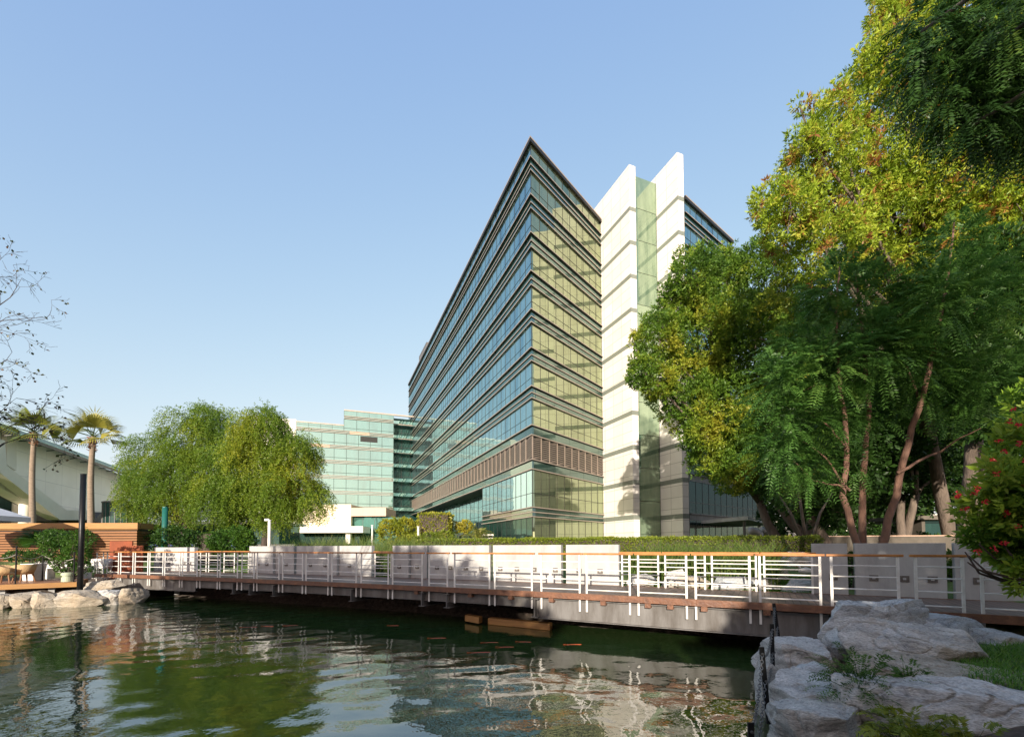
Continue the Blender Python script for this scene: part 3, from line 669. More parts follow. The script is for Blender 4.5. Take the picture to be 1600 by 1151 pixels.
for z0, z1 in bands: band(z0, z1, path3); band(z0, z1, wing)
mb = MB(); ring(mb, path3, -.2, .26, 45.85, 46.33); ring(mb, wing, -.2, .26, 45.85, 46.33); mb.build('parapet', DARKM, ot)
mb = MB(); ring(mb, path3, .26, .28, 46.2, 46.36); ring(mb, wing, .26, .28, 46.2, 46.36); mb.build('parapet_trim', LEDGE, ot)
band(14.13, 15.25, path3, 2, GLASS_BAND); band(10.52, 11.61, path3, 2, GLASS_BAND)
# louvre storey
lv_ = MB(); wallstrip(lv_, path3, -.06, 11.61, 14.13); lo_b = lv_.build('louvre_band', DARKM, ot); mb = MB()
for p, q in ((L2, A2), (A2, R2)):
    l = np.linalg.norm(q-p); e = (q-p)/l; n = np.array([e[1], -e[0]]); k = round(l/1.55)
    for j in range(k):
        a = p+e*(l*j/k); wd = l/k
        fr = MB(); fr.box(np.append(a-n*.02, 11.61), np.append(e*.09, 0), np.append(n*.14, 0), (0, 0, 2.52)); fr.build('louvre_post', LOUV, lo_b)
        for r in range(11):
            z = 11.68+r*.225; sl = .22*(1 if (p is A2) else 1)      # raked blades
            a0 = np.append(a+e*.09, z-sl); b0 = np.append(a+e*wd, z+sl)
            if z-sl < 11.62: a0[2] = 11.62
            if z+sl > 14.08: b0[2] = 14.06
            mb.box(a0, b0-a0, np.append(n*.05, 0), (0, 0, .10))
mb.build('louvre_blades', LOUV, lo_b)
# lower storeys: full glass at the corner, undercut further along the left side
low = [UC, A2, R2]; inner = [L2+nLin*2.3, UC+nLin*2.3]; ret = [UC+nLin*2.3, UC]
glassrun('ribbon_window', ot, [UC, A2], 6.59, 10.52, GLASS, 1.5, (.36,), .05)
glassrun('ribbon_window', ot, [A2, R2], 6.59, 10.52, GLASS_R, 1.5, (.36,), .05)
band(5.5, 6.59, low, 3, GLASS_BAND)
glassrun('shop_window', ot, [UC, A2], GZ0, 5.5, GLASS_DARK, 1.5, (), .05); glassrun('shop_window', ot, [A2, R2], GZ0, 5.5, GLASS_R, 1.5, (), .05)
glassrun('shop_window', ot, inner, GZ0, 10.5, GLASS, 2.2, (.3, .62), .05); glassrun('shop_window', ot, ret, GZ0, 10.5, GLASS, 1.8, (.4,), .05)
mb = MB(); P = [L2, UC, UC+nLin*2.4, L2+nLin*2.4]; mb.prism([np.append(p, 10.42) for p in P], (0, 0, .1)); mb.build('soffit', DARKM, ot)
# the solid mass behind the glass
foot = [L2, A2, R2, W0, W1]+BACK
cc = sum(foot)/len(foot); fi = [p+(cc-p)/np.linalg.norm(cc-p)*.6 for p in foot]
mb = MB(); mb.prism([np.append(p, 10.6) for p in fi], (0, 0, 35.3)); mb.build('structural_core', DARKM, ot)
mb = MB(); inn = [UC+nLin*3.2, A2+eL*5+nLin*4.5, R2+V2((-1.2, 1.6)), W0+V2((-.4, 1.2)), W2+V2((-.4, 1.2)), BACK[0], BACK[1], L2+nLin*3.2]
mb.prism([np.append(p, GZ0-.5) for p in inn], (0, 0, 11.0)); mb.build('lower_core', DARKM, ot)
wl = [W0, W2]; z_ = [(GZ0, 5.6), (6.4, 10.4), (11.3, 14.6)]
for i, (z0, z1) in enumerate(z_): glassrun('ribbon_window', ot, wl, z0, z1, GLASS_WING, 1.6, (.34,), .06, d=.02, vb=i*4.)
for z0, z1 in ((5.6, 6.4), (10.4, 11.3), (14.6, 15.25)):
    mb = MB(); ring(mb, wl, -.2, .1, z0, z1); ring(mb, wl, .1, .35, z1-.12, z1); mb.build('spandrel_band', STEELP, ot)
mb = MB(); ring(mb, [W1, W2], -3, .1, 15.25, 15.6); mb.build('terrace_slab', DARKM, ot)
# stone fins
ZF = 48.95
eF = unit(np.array([-.4035, 1.])); nF = np.array([eF[1], -eF[0]])      # into the building / to the right
F1, F2 = V2((14.43, 53.1)), V2((19.67, 51.43)); TH = .92
by = [zat(F1, y) for y in (322, 375.1, 427.7, 480)]; pit = (by[0]-by[3])/3
bz = [by[0]-pit*k for k in range(11)]
for fp in (F1, F2):
    back = fp+eF*12; P = [fp, fp+nF*TH, back+nF*TH, back]
    mb = MB(); mb.prism([np.append(p, GZ0-.4) for p in P], (0, 0, ZF-GZ0+.4)); fo = mb.build('stone_fin', CREAM, ot)
    for z in bz:
        if z < 3: continue
        Q = [fp-eF*.003-nF*.003, fp+nF*(TH+.003)-eF*.003, back+nF*(TH+.003), back-nF*.003]; mb = MB(); mb.prism([np.append(p, z-.55) for p in Q], (0, 0, .55)); mb.build('stone_band', BANDST, fo)
g0 = F1+nF*TH+eF*.25; gdir = nF; 
den = np.array([[gdir[0], -eF[0]], [gdir[1], -eF[1]]]); tt = np.linalg.solve(den, F2-g0); g1 = g0+gdir*tt[0]
mb = MB(); zg = zat(g0, 274.7)
for k in range(12):
    z1 = zg-4.02*k; z0 = max(GZ0, z1-3.96)
    if z1 < GZ0+.5: break
    glassrun('stair_window', ot, [g0, g1], z0, z1, GLASS_STAIR, 9, (), .05, vb=k*4.)
mb = MB(); e2 = eF*.35; mb.prism([np.append(p, GZ0) for p in (g0+e2, g1+e2, g1+eF*3, g0+eF*3)], (0, 0, zg-GZ0-.1)); mb.build('stair_core', PALE, ot)
cp = [(24, 45.5), (33.6, 58), (31, 64), (22.5, 53.2)]; mb = MB(); mb.prism([(x, y, 5.05) for x, y in cp], (0, 0, .38)); mb.build('entrance_canopy', CONC, ot)
for x, y in ((24.5, 47.2), (31.8, 57.5)): mb = MB(); mb.tube([(x, y, 1.3), (x, y, 5.06)], .14, 10); mb.build('canopy_column', STEELP, ot)
mb = MB(); c_ = A2+(L2-A2)*.86+nLin*5; mb.cbox((c_[0], c_[1], 47.5), (7, 9, 4), .4); mb.build('roof_plant_room', STEELP, ot)

# ------------------------------------------------------------------ pale green glass office behind
C0 = V2((-24.6, 112.4)); eG = unit(np.array([-1, -.375]))      # leftwards, towards us
def gpt(px, z=10):
    lo, hi = 0, 60.
    for _ in range(40):
        m = (lo+hi)/2; p = C0+eG*m
        if projx((p[0], p[1], z)) > px: lo = m
        else: hi = m
    return C0+eG*lo
go = thing('glass_office', (*gpt(550), 1.5), 'pale green glass office with stepped roof behind the weeping tree', 'office building')
pR, pS, pL = gpt(614), gpt(536), gpt(461); eR = -eG; nIn = np.array([eG[1], -eG[0]]); nIn = nIn if nIn[1] > 0 else -nIn
zhi = zat(pS, 640); zlo = zat(pL, 657)
fl = 3.62; zs = [zhi-1.45-fl*k for k in range(10)]
for k in range(9):
    z1 = zs[k]-.75; z0 = zs[k+1]
    if z0 < 5: z0 = 5
    a = pL if k >= 1 else pS
    if z1 < 6: break
    glassrun('ribbon_window', go, [a, pR], z0, z1, GLASS_GREEN, 2.62, (.22,), .11, vb=k*3.6, barm=mat('green_grey_frame', (.05, .085, .075), (.04, .07, .06), 3, .4))
    mb = MB(); ring(mb, [a, pR, pR+eR*8], -.2, .02, z1, zs[k]); sb = mb.build('spandrel_band', GLASS_GREEN, go); mb = MB()
    for zc in (z1, z1+.33, z1+.66): ring(mb, [a, pR], .02, .3, zc, zc+.09)
    mb.build('ledges', LEDGE, sb)
glassrun('ribbon_window', go, [pS, pR], zs[0], zhi-.2, GLASS_GREEN, 2.62, (), .07, barm=MATS['green_grey_frame'])
mb = MB(); ring(mb, [pS, pR+eR*9], -.3, .12, zhi-.2, zhi+.1); ring(mb, [pL, pS], -.3, .12, zlo-.25, zlo); mb.build('parapet', LEDGE, go)
glassrun('ribbon_window', go, [pL, pS], zs[1], zlo-.25, GLASS_GREEN, 2.62, (.6,), .07, barm=MATS['green_grey_frame'])
rc = pR+nIn*2.4                                            # recessed bay, its shade put into the darker glass
glassrun('bay_window', go, [rc, rc+eR*9], 1.5, zhi-.2, GLASS_DARK, 2.2, [i/9 for i in range(1, 9)], .1); mb = MB()
for k in range(9): ring(mb, [rc, rc+eR*9], 0, .25, zs[k]-.4, zs[k]-.1)
mb.build('bay_ledges', LEDGE, go)
gl_ = MB(); wallstrip(gl_, [pR, rc], 0, 1.5, zhi); gl_.build('bay_return', GLASS_DARK, go)
mb = MB(); mb.prism([np.append(p, 1) for p in (pS+nIn*.5, pR+nIn*.5, pR+nIn*14, pS+nIn*14)], (0, 0, zhi-1.5)); mb.prism([np.append(p, 1) for p in (pL+nIn*.5, pS+nIn*.5-eR*.02, pS+nIn*14, pL+nIn*14)], (0, 0, zlo-1.4)); mb.prism([np.append(p, 1) for p in (rc+nIn*.4, rc+eR*9+nIn*.4, rc+eR*9+nIn*10, rc+nIn*10)], (0, 0, zhi-1.5)); mb.build('core', DARKM, go)
o1, o2 = gpt(562), gpt(589); mb = MB(); za, zb_ = zat(o1, 689.5), zat(o1, 681); ring(mb, [o1, o2], .03, .06, za, zb_); mb.build('balcony_shade_plate', DARKM, go)  # flat dark plate painted as the shade inside a balcony opening
q0, q1 = gpt(545), gpt(576); mb = MB(); ring(mb, [q0, q1], .1, .16, zs[1]-.72, zs[1]-.1); mb.build('copper_panel', TERRA, go)
q0, q1 = gpt(484), gpt(514); mb = MB(); ring(mb, [q0, q1], .1, .16, zs[2]-.72, zs[2]-.1); mb.build('copper_panel', TERRA, go)
wA = pL+eG*.05; wB = gpt(392); mb = MB(); zz = zat(pL, 655); mb.prism([np.append(p, 1) for p in (wA, wB, wB+nIn*12, wA+nIn*12)], (0, 0, zz-1)); mb.build('white_stair_block', PALEW, go)

# podium pavilion under it
po = thing('podium_pavilion', (*atY(520, 850, 82)[:2], 1.5), 'low cream pavilion with a projecting flat canopy beside the weeping tree', 'pavilion')
def pbox(x0, x1, y0, y1, Y, dep, name, m, par, shift=0.):
    a, b = atY(x0, y1, Y), atY(x1, y1, Y); z1 = atY(x0, y0, Y)[2]; mb = MB(); a[1] += shift; b[1] += shift; b[2] = a[2]; mb.box(a, b-a, (0, dep, 0), (0, 0, z1-a[2])); return mb.build(name, m, par)
RIB = stonemat('ribbed_cream_panel', (.66, .55, .38), (.63, .52, .36), (.5, .42, .3), .5, 30)
pbox(438, 548, 788, 848, 82, 8, 'cream_block', RIB, po); pbox(548.3, 603, 793, 806, 82, 7, 'terracotta_block', TERRA, po)
a, b = atY(548.5, 850, 83), atY(640, 850, 83); glassrun('window', po, [V2(a), V2(b)], 1.5, zat(a, 808), GLASS_DEEP, 2.4, (.45,), .07)
mb = MB(); mb.box((a[0], a[1]+.4, 1.5), (b[0]-a[0], 0, 0), (0, 5, 0), (0, 0, 6)); mb.build('core', DARKM, po)
pbox(462, 567, 822, 832, 78, 3.95, 'canopy', PALE, po); pbox(464, 562, 832.3, 849, 80.5, 1.2, 'window', GLASS_DARK, po); pbox(540, 547, 832.3, 849, 79, .8, 'pillar', PALE, po)
pbox(420, 461, 812, 850, 80, 1.7, 'white_wall', PALEW, po); pbox(438, 450, 822.5, 827, 79.8, .15, 'window', DARKM, po)
bl = thing('low_shopfront', (*atY(360, 850, 62)[:2], 1.5), 'long low dark glazed shopfront behind the weeping tree trunks', 'shop front')
pbox(214, 436, 819, 850, 62, 6, 'glazing', GLASS_DARK, bl); pbox(205, 437, 815, 818.8, 61, 8, 'roof_edge', PALEW, bl)

# ------------------------------------------------------------------ white angular hall on the left
hp = atY(40, 668, 44); hd = unit(np.array([-.41, 1, 0])); hn = np.array([hd[1], -hd[0], 0]); hn = hn if hn[0] > 0 else -hn
ha = thing('angular_hall', (*atY(150, 850, 50)[:2], 1.5), 'cream angular hall with sloping beam and green copper roof behind the palms', 'hall')
def hpoly(pts, off, th, name, m, par=None):
    P = [onplane(x, y, hp+hn*off, hn) for x, y in pts]; mb = MB(); mb.prism(P, -hn*th); return mb.build(name, m, par or ha)
PANEL = stonemat('cream_hall_panels', (.90, .85, .76), (.87, .82, .73), (.66, .62, .56), 3.2, 2.4)
hpoly([(-30, 640), (18, 675), (230, 757), (230, 812), (95, 812), (-30, 745)], -.6, 1.2, 'upper_wall', PANEL)
hpoly([(-90, 660), (8, 688), (10.5, 727), (104, 797), (138, 797.5), (158, 798.5), (138, 812), (94, 812), (0, 738), (-90, 680)], .6, .9, 'sloping_beam', PALE)
hpoly([(11, 674), (26, 678), (26, 735), (11, 726)], -.2, .35, 'shade_reveal', PALE)
hpoly([(146, 815), (158, 800), (188, 806), (176, 818)], 1.2, 6, 'porch_roof', mat('dark_tiles', (.13, .12, .11), (.09, .085, .08), 5, .7))
eav = [onplane(-20, 661, hp+hn*.9, hn), onplane(232, 756, hp+hn*.9, hn)]
zE = eav[0][2]; e0, e1 = eav[0].copy(), eav[1].copy(); e1[2] = zE
mb = MB(); rise = np.array([0, 0, 1.55])-hn*3.2; back = np.array([0, 0, 3.2])-hn*14
mb.prism([e0, e1, e1+rise, e0+rise], (0, 0, .22)); mb.prism([e0+rise, e1+rise, e1+rise*1.8-hn*4, e0+rise*1.8-hn*4], (0, 0, .22)); ro = mb.build('copper_roof', COPPER, ha)
l = np.linalg.norm(e1-e0); he = (e1-e0)/l; mb = MB()
for k in range(int(l/.6)): mb.box(e0+he*k*.6+np.array([0, 0, .23]), he*.05, rise, (0, 0, .05))
mb.build('standing_seams', COPPER, ro)
mb = MB(); mb.box(e0-np.array([0, 0, .28]), e1-e0, hn*.12, (0, 0, .3)); mb.build('gutter', DARKM, ha)
for k in range(16):
    p = e0+he*(l*(k+.5)/16); mb = MB(); mb.tube([p-np.array([0, 0, .2]), p-hn*.75-np.array([0, 0, .34])], .05, 5); mb.build('eave_bracket', DARKM, ha)
for x0, x1 in ((31.5, 46.5), (20, 31)):
    c = onplane((x0+x1)/2, 814, hp+hn*(-1.2 if x0 > 30 else -4), hn); mb = MB(); mb.tube([(c[0], c[1], 1.3), (c[0], c[1], zat(c, 728))], (x1-x0)/2*np.hypot(c[1], 0)/F, 18); mb.build('round_column', PALE, ha, smooth=True)
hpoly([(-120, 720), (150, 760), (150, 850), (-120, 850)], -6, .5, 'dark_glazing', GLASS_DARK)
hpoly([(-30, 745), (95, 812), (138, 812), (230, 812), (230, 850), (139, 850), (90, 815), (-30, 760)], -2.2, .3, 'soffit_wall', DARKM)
cy = atY(185, 800, 52); mb = MB(); zc = zat(cy, 787); mb.lathe((cy[0]+.8, cy[1], 1.2), [(2.0, 0), (2.0, zc-1.2)], 24); dr = mb.build('glazed_drum', GLASS_DARK, ha); mb = MB()
for k in range(24):
    a = 2*PI*k/24; mb.box((cy[0]+.8+2.0*math.cos(a)-.03, cy[1]+2.0*math.sin(a)-.03, 1.2), (.07, 0, 0), (0, .07, 0), (0, 0, zc-1.2))
mb.lathe((cy[0]+.8, cy[1], zc), [(2.1, 0), (2.1, .15)], 24); mb.build('drum_frame', STEELP, dr)

# distant low buildings glimpsed between the trunks
db = thing('distant_building', (60, 84, 1.5), 'pale sunlit low building glimpsed far behind the dark trees', 'building')
mb = MB(); mb.box((34, 80, 1.3), (62, -14, 0), (4, 12, 0), (0, 0, 6.2)); mb.build('wall', PALEW, db)
mb = MB(); [mb.box((36+k*3.2, 79.5-k*.722, 3), (1.6, -.36, 0), (0, -.1, 0), (0, 0, 1.8)) for k in range(17)]; mb.build('window', GLASS_DARK, db)

# ------------------------------------------------------------------ trees
def B3(px, py, Y, z=None): 
    p = atY(px, py, Y); p[2] = gz(p[0], p[1]) if z is None else z; return p
WH = dict(k=11, l=.17, wd=.30)
big = blobs_px([(1420, 60, 60), (1500, 100, 85), (1352, 150, 52), (1276, 235, 50), (1330, 300, 75), (1205, 318, 34), (1236, 330, 48), (1250, 265, 36), (1300, 190, 42), (1420, 220, 90), (1520, 250, 100), (1610, 210, 110), (1420, 340, 90), (1520, 370, 85), (1610, 370, 100), (1300, 385, 60), (1225, 375, 34), (1385, 430, 60), (1480, 440, 65), (1590, 450, 80), (1450, -40, 80), (1570, -20, 110), (1680, 90, 120), (1690, 300, 130), (1250, 165, 14), (1385, 90, 45), (1400, 20, 40), (1380, 330, 55, 18.5), (1445, 400, 60, 18.5), (1330, 385, 50, 18.8), (1500, 310, 60, 18.3), (1400, 450, 50, 18.8), (1290, 320, 40, 19), (1560, 330, 60, 18)], 21, 2.0)
tree('broadleaf_tree', 'huge sunlit broadleaf tree with rusty brown seed clusters, filling the upper right', B3(1500, 865, 25), big, 58000, dict(k=9, l=.20, wd=.29), L_BIG, BARK, .34, 8.5, tonelo=.1, tonehi=1.02, stems=2, up=.15, tsc=1.3)
midt = blobs_px([(1130, 428, 38), (1085, 432, 42), (1185, 430, 46), (1060, 478, 38), (1028, 530, 42), (1100, 525, 68), (1180, 530, 72), (1004, 580, 27), (1030, 600, 30), (1075, 615, 55), (1130, 640, 70), (1205, 650, 68), (1110, 712, 36), (1180, 712, 56), (1150, 735, 38), (1240, 500, 60), (1265, 620, 70), (1095, 680, 30)], 31, 2.0)
tree('olive_green_tree', 'rounded olive green tree in front of the right hand stone fin, sunlit on top', B3(1262, 870, 31), midt, 40000, dict(k=8, l=.215, wd=.34), L_MID, BARK, .32, 5.5, tonelo=.1, tonehi=.95, stems=2, up=.15)

# red-stemmed neem with several stems
nt_ = thing('neem_tree', B3(1350, 868, 13.4), 'young feathery green tree with several red brown stems behind the grey concrete slab', 'tree')
mb = MB()
stems = [([(1344, 870), (1319, 775), (1322, 690), (1311, 600), (1306, 490), (1312, 410)], 13.4, .105), ([(1347, 870), (1349, 740), (1357, 640), (1346, 520), (1336, 420)], 13.7, .11), ([(1374, 872), (1404, 745), (1436, 640), (1456, 560), (1480, 440), (1491, 345)], 13.2, .115),
         ([(1402, 738), (1470, 704), (1534, 668)], 13.2, .05), ([(1325, 768), (1290, 715), (1255, 690)], 13.3, .04), ([(1322, 700), (1290, 660), (1255, 640)], 13.3, .035), ([(1312, 612), (1285, 600), (1250, 610)], 13.3, .03), ([(1348, 600), (1380, 560), (1400, 520)], 13.7, .04), ([(1440, 630), (1410, 560), (1400, 480)], 13.3, .04), ([(1320, 760), (1270, 750), (1240, 720)], 13.2, .03), ([(1457, 555), (1500, 520), (1540, 470)], 13.1, .045)]
for pts, Y, r in stems:
    P = [atY(x, y, Y+.25*math.sin(i*1.7)) for i, (x, y) in enumerate(pts)]; Q = []
    for i in range(len(P)-1):
        for k in range(4): Q.append(P[i]*(1-k/4)+P[i+1]*k/4+rng.normal(0, .02, 3))
    Q.append(P[-1]); mb.tube(Q, [r*(1-.8*i/(len(Q)-1)) for i in range(len(Q))], 9)
mb.build('trunk', BARKR, nt_, smooth=True)
nb_ = blobs_px([(1312, 455, 42), (1316, 520, 50), (1350, 470, 45), (1252, 555, 42), (1215, 600, 36), (1222, 540, 22), (1290, 575, 55), (1228, 655, 46), (1290, 650, 42), (1372, 545, 50), (1400, 560, 55), (1470, 470, 62), (1490, 385, 34), (1520, 540, 50), (1440, 590, 50), (1350, 640, 40), (1215, 705, 34), (1262, 728, 36), (1540, 470, 50), (1430, 500, 50), (1545, 600, 45), (1330, 720, 24), (1500, 620, 40)], 13.3, .9)
P, D, f = tips_on(nb_, 4600, .3, .2); lv = Leaves(); lv.pinnate(P, D+np.array([0, 0, .25]), 10, .62, .15, .30, tone_of(P, .05, .8, .9), .45); lv.build('crown', L_NEEM, nt_)

# neem whose branches hang in from the right; most of it stands beside and behind the viewer
ov = thing('overhanging_tree', (9.5, -2.5, .9), 'dark leafy branches hanging into the top right corner', 'tree')
ob = blobs_px([(1440, 50, 34), (1500, 40, 52), (1570, 60, 62), (1470, 115, 48), (1540, 140, 58), (1600, 110, 60), (1590, 20, 60), (1428, 105, 22), (1520, 195, 36), (1590, 195, 40), (1640, 150, 60), (1480, 165, 30)], 7.6, .5)
off = [(np.array(c), np.array(r)) for c, r in (((11.6, 6.5, 11.5), (1.8, 2, 2.2)), ((9.2, -4, 12.5), (3.4, 4, 3.8)), ((6.8, -6, 11.5), (2.4, 3.5, 3.5)), ((12.5, -3.5, 12), (3.5, 4, 4)), ((9.5, -6, 8), (3.6, 3, 2.6)), ((10.5, 0.5, 13.5), (3, 3, 3)), ((13, -2, 7.5), (3, 3, 2.4)))]
mb = MB(); mb.tube([(9.5, -2.5, .5), (9.6, -2.4, 2.5), (9.9, -2.2, 5), (10, -2, 8)], [.36, .3, .26, .2], 10)
for c, r in off+ob[::2]: limb(mb, (10, -2, 7.6), c, .13, .03)
mb.build('trunk', BARK, ov, smooth=True)
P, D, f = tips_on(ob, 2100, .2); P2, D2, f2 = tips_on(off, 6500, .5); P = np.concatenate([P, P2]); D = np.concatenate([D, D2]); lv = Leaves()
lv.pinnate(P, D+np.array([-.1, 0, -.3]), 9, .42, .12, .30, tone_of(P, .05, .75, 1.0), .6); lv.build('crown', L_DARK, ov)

# dark grove behind
def grove(px, Y, lst, n, label, trpx, l=.28, r=.2, fz=5., bark=BARK, lm=L_DARK, stems=1):
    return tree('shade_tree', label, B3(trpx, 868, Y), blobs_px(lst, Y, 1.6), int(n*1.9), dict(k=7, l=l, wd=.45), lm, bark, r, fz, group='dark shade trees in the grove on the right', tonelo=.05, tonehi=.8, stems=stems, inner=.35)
grove(0, 25, [(1240, 720, 50), (1290, 700, 60), (1340, 640, 70), (1310, 760, 45), (1250, 770, 36), (1360, 720, 55), (1290, 610, 70), (1215, 760, 26), (1300, 800, 26)], 3800, 'grey forked shade tree at the end of the clipped hedge', 1258, stems=2, r=.26, fz=4.6)
grove(0, 27, [(1400, 600, 80), (1440, 660, 80), (1380, 700, 70), (1410, 760, 50), (1470, 740, 60), (1340, 560, 80), (1440, 520, 80)], 3800, 'shade tree with paired grey trunks behind the leaning red stem', 1398, stems=2, r=.24, fz=5.5)
grove(0, 19.5, [(1500, 560, 75), (1560, 520, 90), (1470, 500, 60), (1570, 620, 70), (1620, 580, 90), (1530, 450, 70)], 3600, 'shade tree with a thick leaning trunk behind the red flowering shrub', 1506, r=.27, fz=8.)
grove(0, 36, [(1560, 700, 80), (1620, 660, 90), (1500, 700, 70), (1640, 760, 60), (1540, 640, 80), (1560, 770, 36)], 3000, 'dark shade tree far behind the small kiosk', 1545, l=.34)
grove(0, 40, [(1225, 800, 40), (1270, 780, 60), (1330, 790, 55), (1180, 690, 50), (1210, 700, 60), (1250, 650, 80), (1385, 790, 50)], 3400, 'dark bushy shade tree beside the curved metal ducts', 1290, l=.36, stems=2)
grove(0, 44, [(1420, 780, 55), (1470, 770, 60), (1380, 720, 90), (1300, 560, 110), (1450, 600, 110), (1520, 780, 50), (1350, 800, 40)], 3200, 'farthest dark shade tree filling the gap between the trunks', 1440, l=.42)
# leaning trunk and small lit sapling
t = thing('sapling', B3(1243, 866, 22), 'thin pale sapling with yellowing fronds in front of the forked grey trunk', 'tree'); mb = MB()
for pts in ([(1262, 866), (1235, 800), (1215, 770)], [(1262, 866), (1250, 780), (1240, 735)], [(1262, 866), (1282, 800), (1300, 770)]): mb.tube([atY(x, y, 22) for x, y in pts], [.1, .06, .02], 7)
mb.build('trunk', BARK, t, smooth=True); P, D, f = tips_on(blobs_px([(1240, 735, 26), (1225, 755, 20), (1262, 722, 20)], 19, .5), 420, .2); lv = Leaves(); lv.pinnate(P, D, 7, .45, .12, .3, tone_of(P, .5, 1.0, 1.5), .5); lv.build('crown', L_NEEM, t)

# weeping trees on the left
def weeper(label, lst, Y, trpx, n, lo, hi, r=.24):
    t = thing('weeping_tree', B3(trpx, 850, Y), label, 'tree', 'feathery weeping trees behind the bridge'); bl_ = blobs_px(lst, Y, 1.6); base = np.array(t['_w']); mb = MB()
    tp = base+np.array([.3, 0, 2.6]); mb.tube([base-np.array([0, 0, .3]), base+np.array([.1, 0, .8]), tp], [r*1.4, r, r*.8], 10)
    for c, q in bl_: limb(mb, tp-np.array([0, 0, .2]), c, r*.5, .03)
    mb.build('trunk', BARKD, t, smooth=True); P, D, f = tips_on(bl_, int(n*1.35), .45, .35); k_ = f > rng.uniform(-.5, .22, len(P)); P, D = P[k_], D[k_]; lv = Leaves(); lv.weep(P, D*.7+np.array([0, 0, .15]), 8, .13, .13, .34, tone_of(P, lo, hi, .5), .32); lv.build('crown', L_GHAF, t); return t
weeper('broad green weeping tree left of the dark trunk, its crown reaching the timber hut', [(300, 690, 40), (250, 725, 42), (340, 680, 38), (232, 765, 32), (290, 755, 52), (345, 745, 48), (318, 660, 22), (216, 788, 18), (270, 790, 32), (330, 785, 34), (222, 740, 22), (250, 800, 22), (370, 700, 30)], 33, 283, 9500, .1, .75)
weeper('weeping tree with sunlit yellow put into its leaf tone, in front of the pale glass office', [(408, 688, 34), (392, 735, 46), (455, 722, 34), (445, 768, 42), (400, 782, 42), (478, 775, 24), (350, 778, 34), (420, 664, 20), (385, 665, 18), (495, 786, 14), (470, 700, 20), (430, 800, 24), (370, 800, 24)], 30, 411, 9500, .22, .9)  # toned yellower than its neighbour, sunlight put into the leaf colour
# shade givers on the left bank (outside the picture, seen in the pond and by their shade)
for i, (c, rr, lab) in enumerate((((-10.5, -11, 5.8), 4.6, 'broad tree on the near left bank behind the viewer'), ((-16.8, -9, 6.4), 4.6, 'second broad tree along the left bank'), ((-37, -8, 5.6), 5.4, 'third broad tree along the left bank'), ((8.2, -9.5, 6.0), 4.6, 'broad tree on the right bank behind the viewer'), ((1.9, -9, 2.7), 3.2, 'low bushy tree on the right bank behind the viewer'), ((15.5, -8, 6.0), 4.6, 'second broad tree along the right bank'))):
    tree('bank_tree', lab, (c[0], c[1], 1), [(np.array(c)+np.array(o), np.array([rr*.6, rr*.6, rr*.55])) for o in ((-2.4, 0, 0), (2.4, .5, 0), (0, -1, 1.6), (.5, 1, -.8), (4.4, 0, -1.2))], 6500, dict(k=6, l=.4, wd=.5), L_DARK, BARK, .3, c[2]*.6, group='trees on the near left bank')

# nearly bare tree reaching in from the left
bt = thing('bare_tree', (-10.4, 6.6, .9), 'almost bare tree with thin twigs and a few round leaves at the left edge', 'tree'); mb = MB(); tips = []
mb.tube([(-10.4, 6.6, .4), (-10.3, 6.7, 2.2), (-10.1, 6.8, 3.6)], [.16, .13, .1], 9)
def twig(p, d, L, r, dep):
    q = p; pts = [p]; n = 4
    for i in range(n):
        d = unit(d+rng.normal(0, .16, 3)+np.array([0, 0, -.03])); q = q+d*L/n; pts.append(q)
        if dep > 0 and i >= 0:
            for _ in range(1):
                if random.random() < (.9 if dep > 1 else .7): twig(q, unit(d+rng.normal(0, .55, 3)), L*random.uniform(.42, .62), r*.5, dep-1)
    mb.tube(pts, [max(.0022, r*(1-.75*i/n)) for i in range(n+1)], 4, cap=False)
    if dep <= 1: tips.append((q, d)); tips.append((pts[2], d))
for tx, ty, s0 in ((30, 430, 3.3), (34, 458, 3.2), (26, 548, 2.9), (15, 575, 2.9), (5, 500, 3.0), (72, 646, 2.2), (48, 636, 2.3), (30, 622, 2.4), (-5, 395, 3.5), (-15, 600, 2.5)):
    tgt = atY(tx, ty, 7+rng.uniform(-.2, .2)); st = np.array([-10.1, 6.8, s0+.1]); st = st if ty > 600 else np.array([-9.9, 6.9, s0+.7])
    mid = st*.22+tgt*.78; mb.tube([(-10.1, 6.8, min(3.6, st[2])), st, mid], [.06, .04, .012], 6); dd = tgt-mid; twig(mid, unit(dd), np.linalg.norm(dd), .009, 3)
mb.build('branches', BARKD, bt)
TP = np.array([q for q, _ in tips]); TD = np.array([d for _, d in tips]); sel = rng.uniform(size=len(TP)) < np.where(TP[:, 2] < 5.9, .22, .09); P = TP[sel]; D = TD[sel]; lv = Leaves()
for _ in range(2):
    d = unit(rng.normal(size=P.shape)+np.array([0, 0, -.5])); sd_ = unit(np.cross(d, rng.normal(size=P.shape))); ll = rng.uniform(.035, .06, len(P)); lv.put(P+rng.normal(0, .02, P.shape), d, sd_, ll, ll*.8, rng.uniform(0, 1, len(P)))
lv.build('leaf', L_DRY, bt); bt.children[-1]['kind'] = 'stuff'

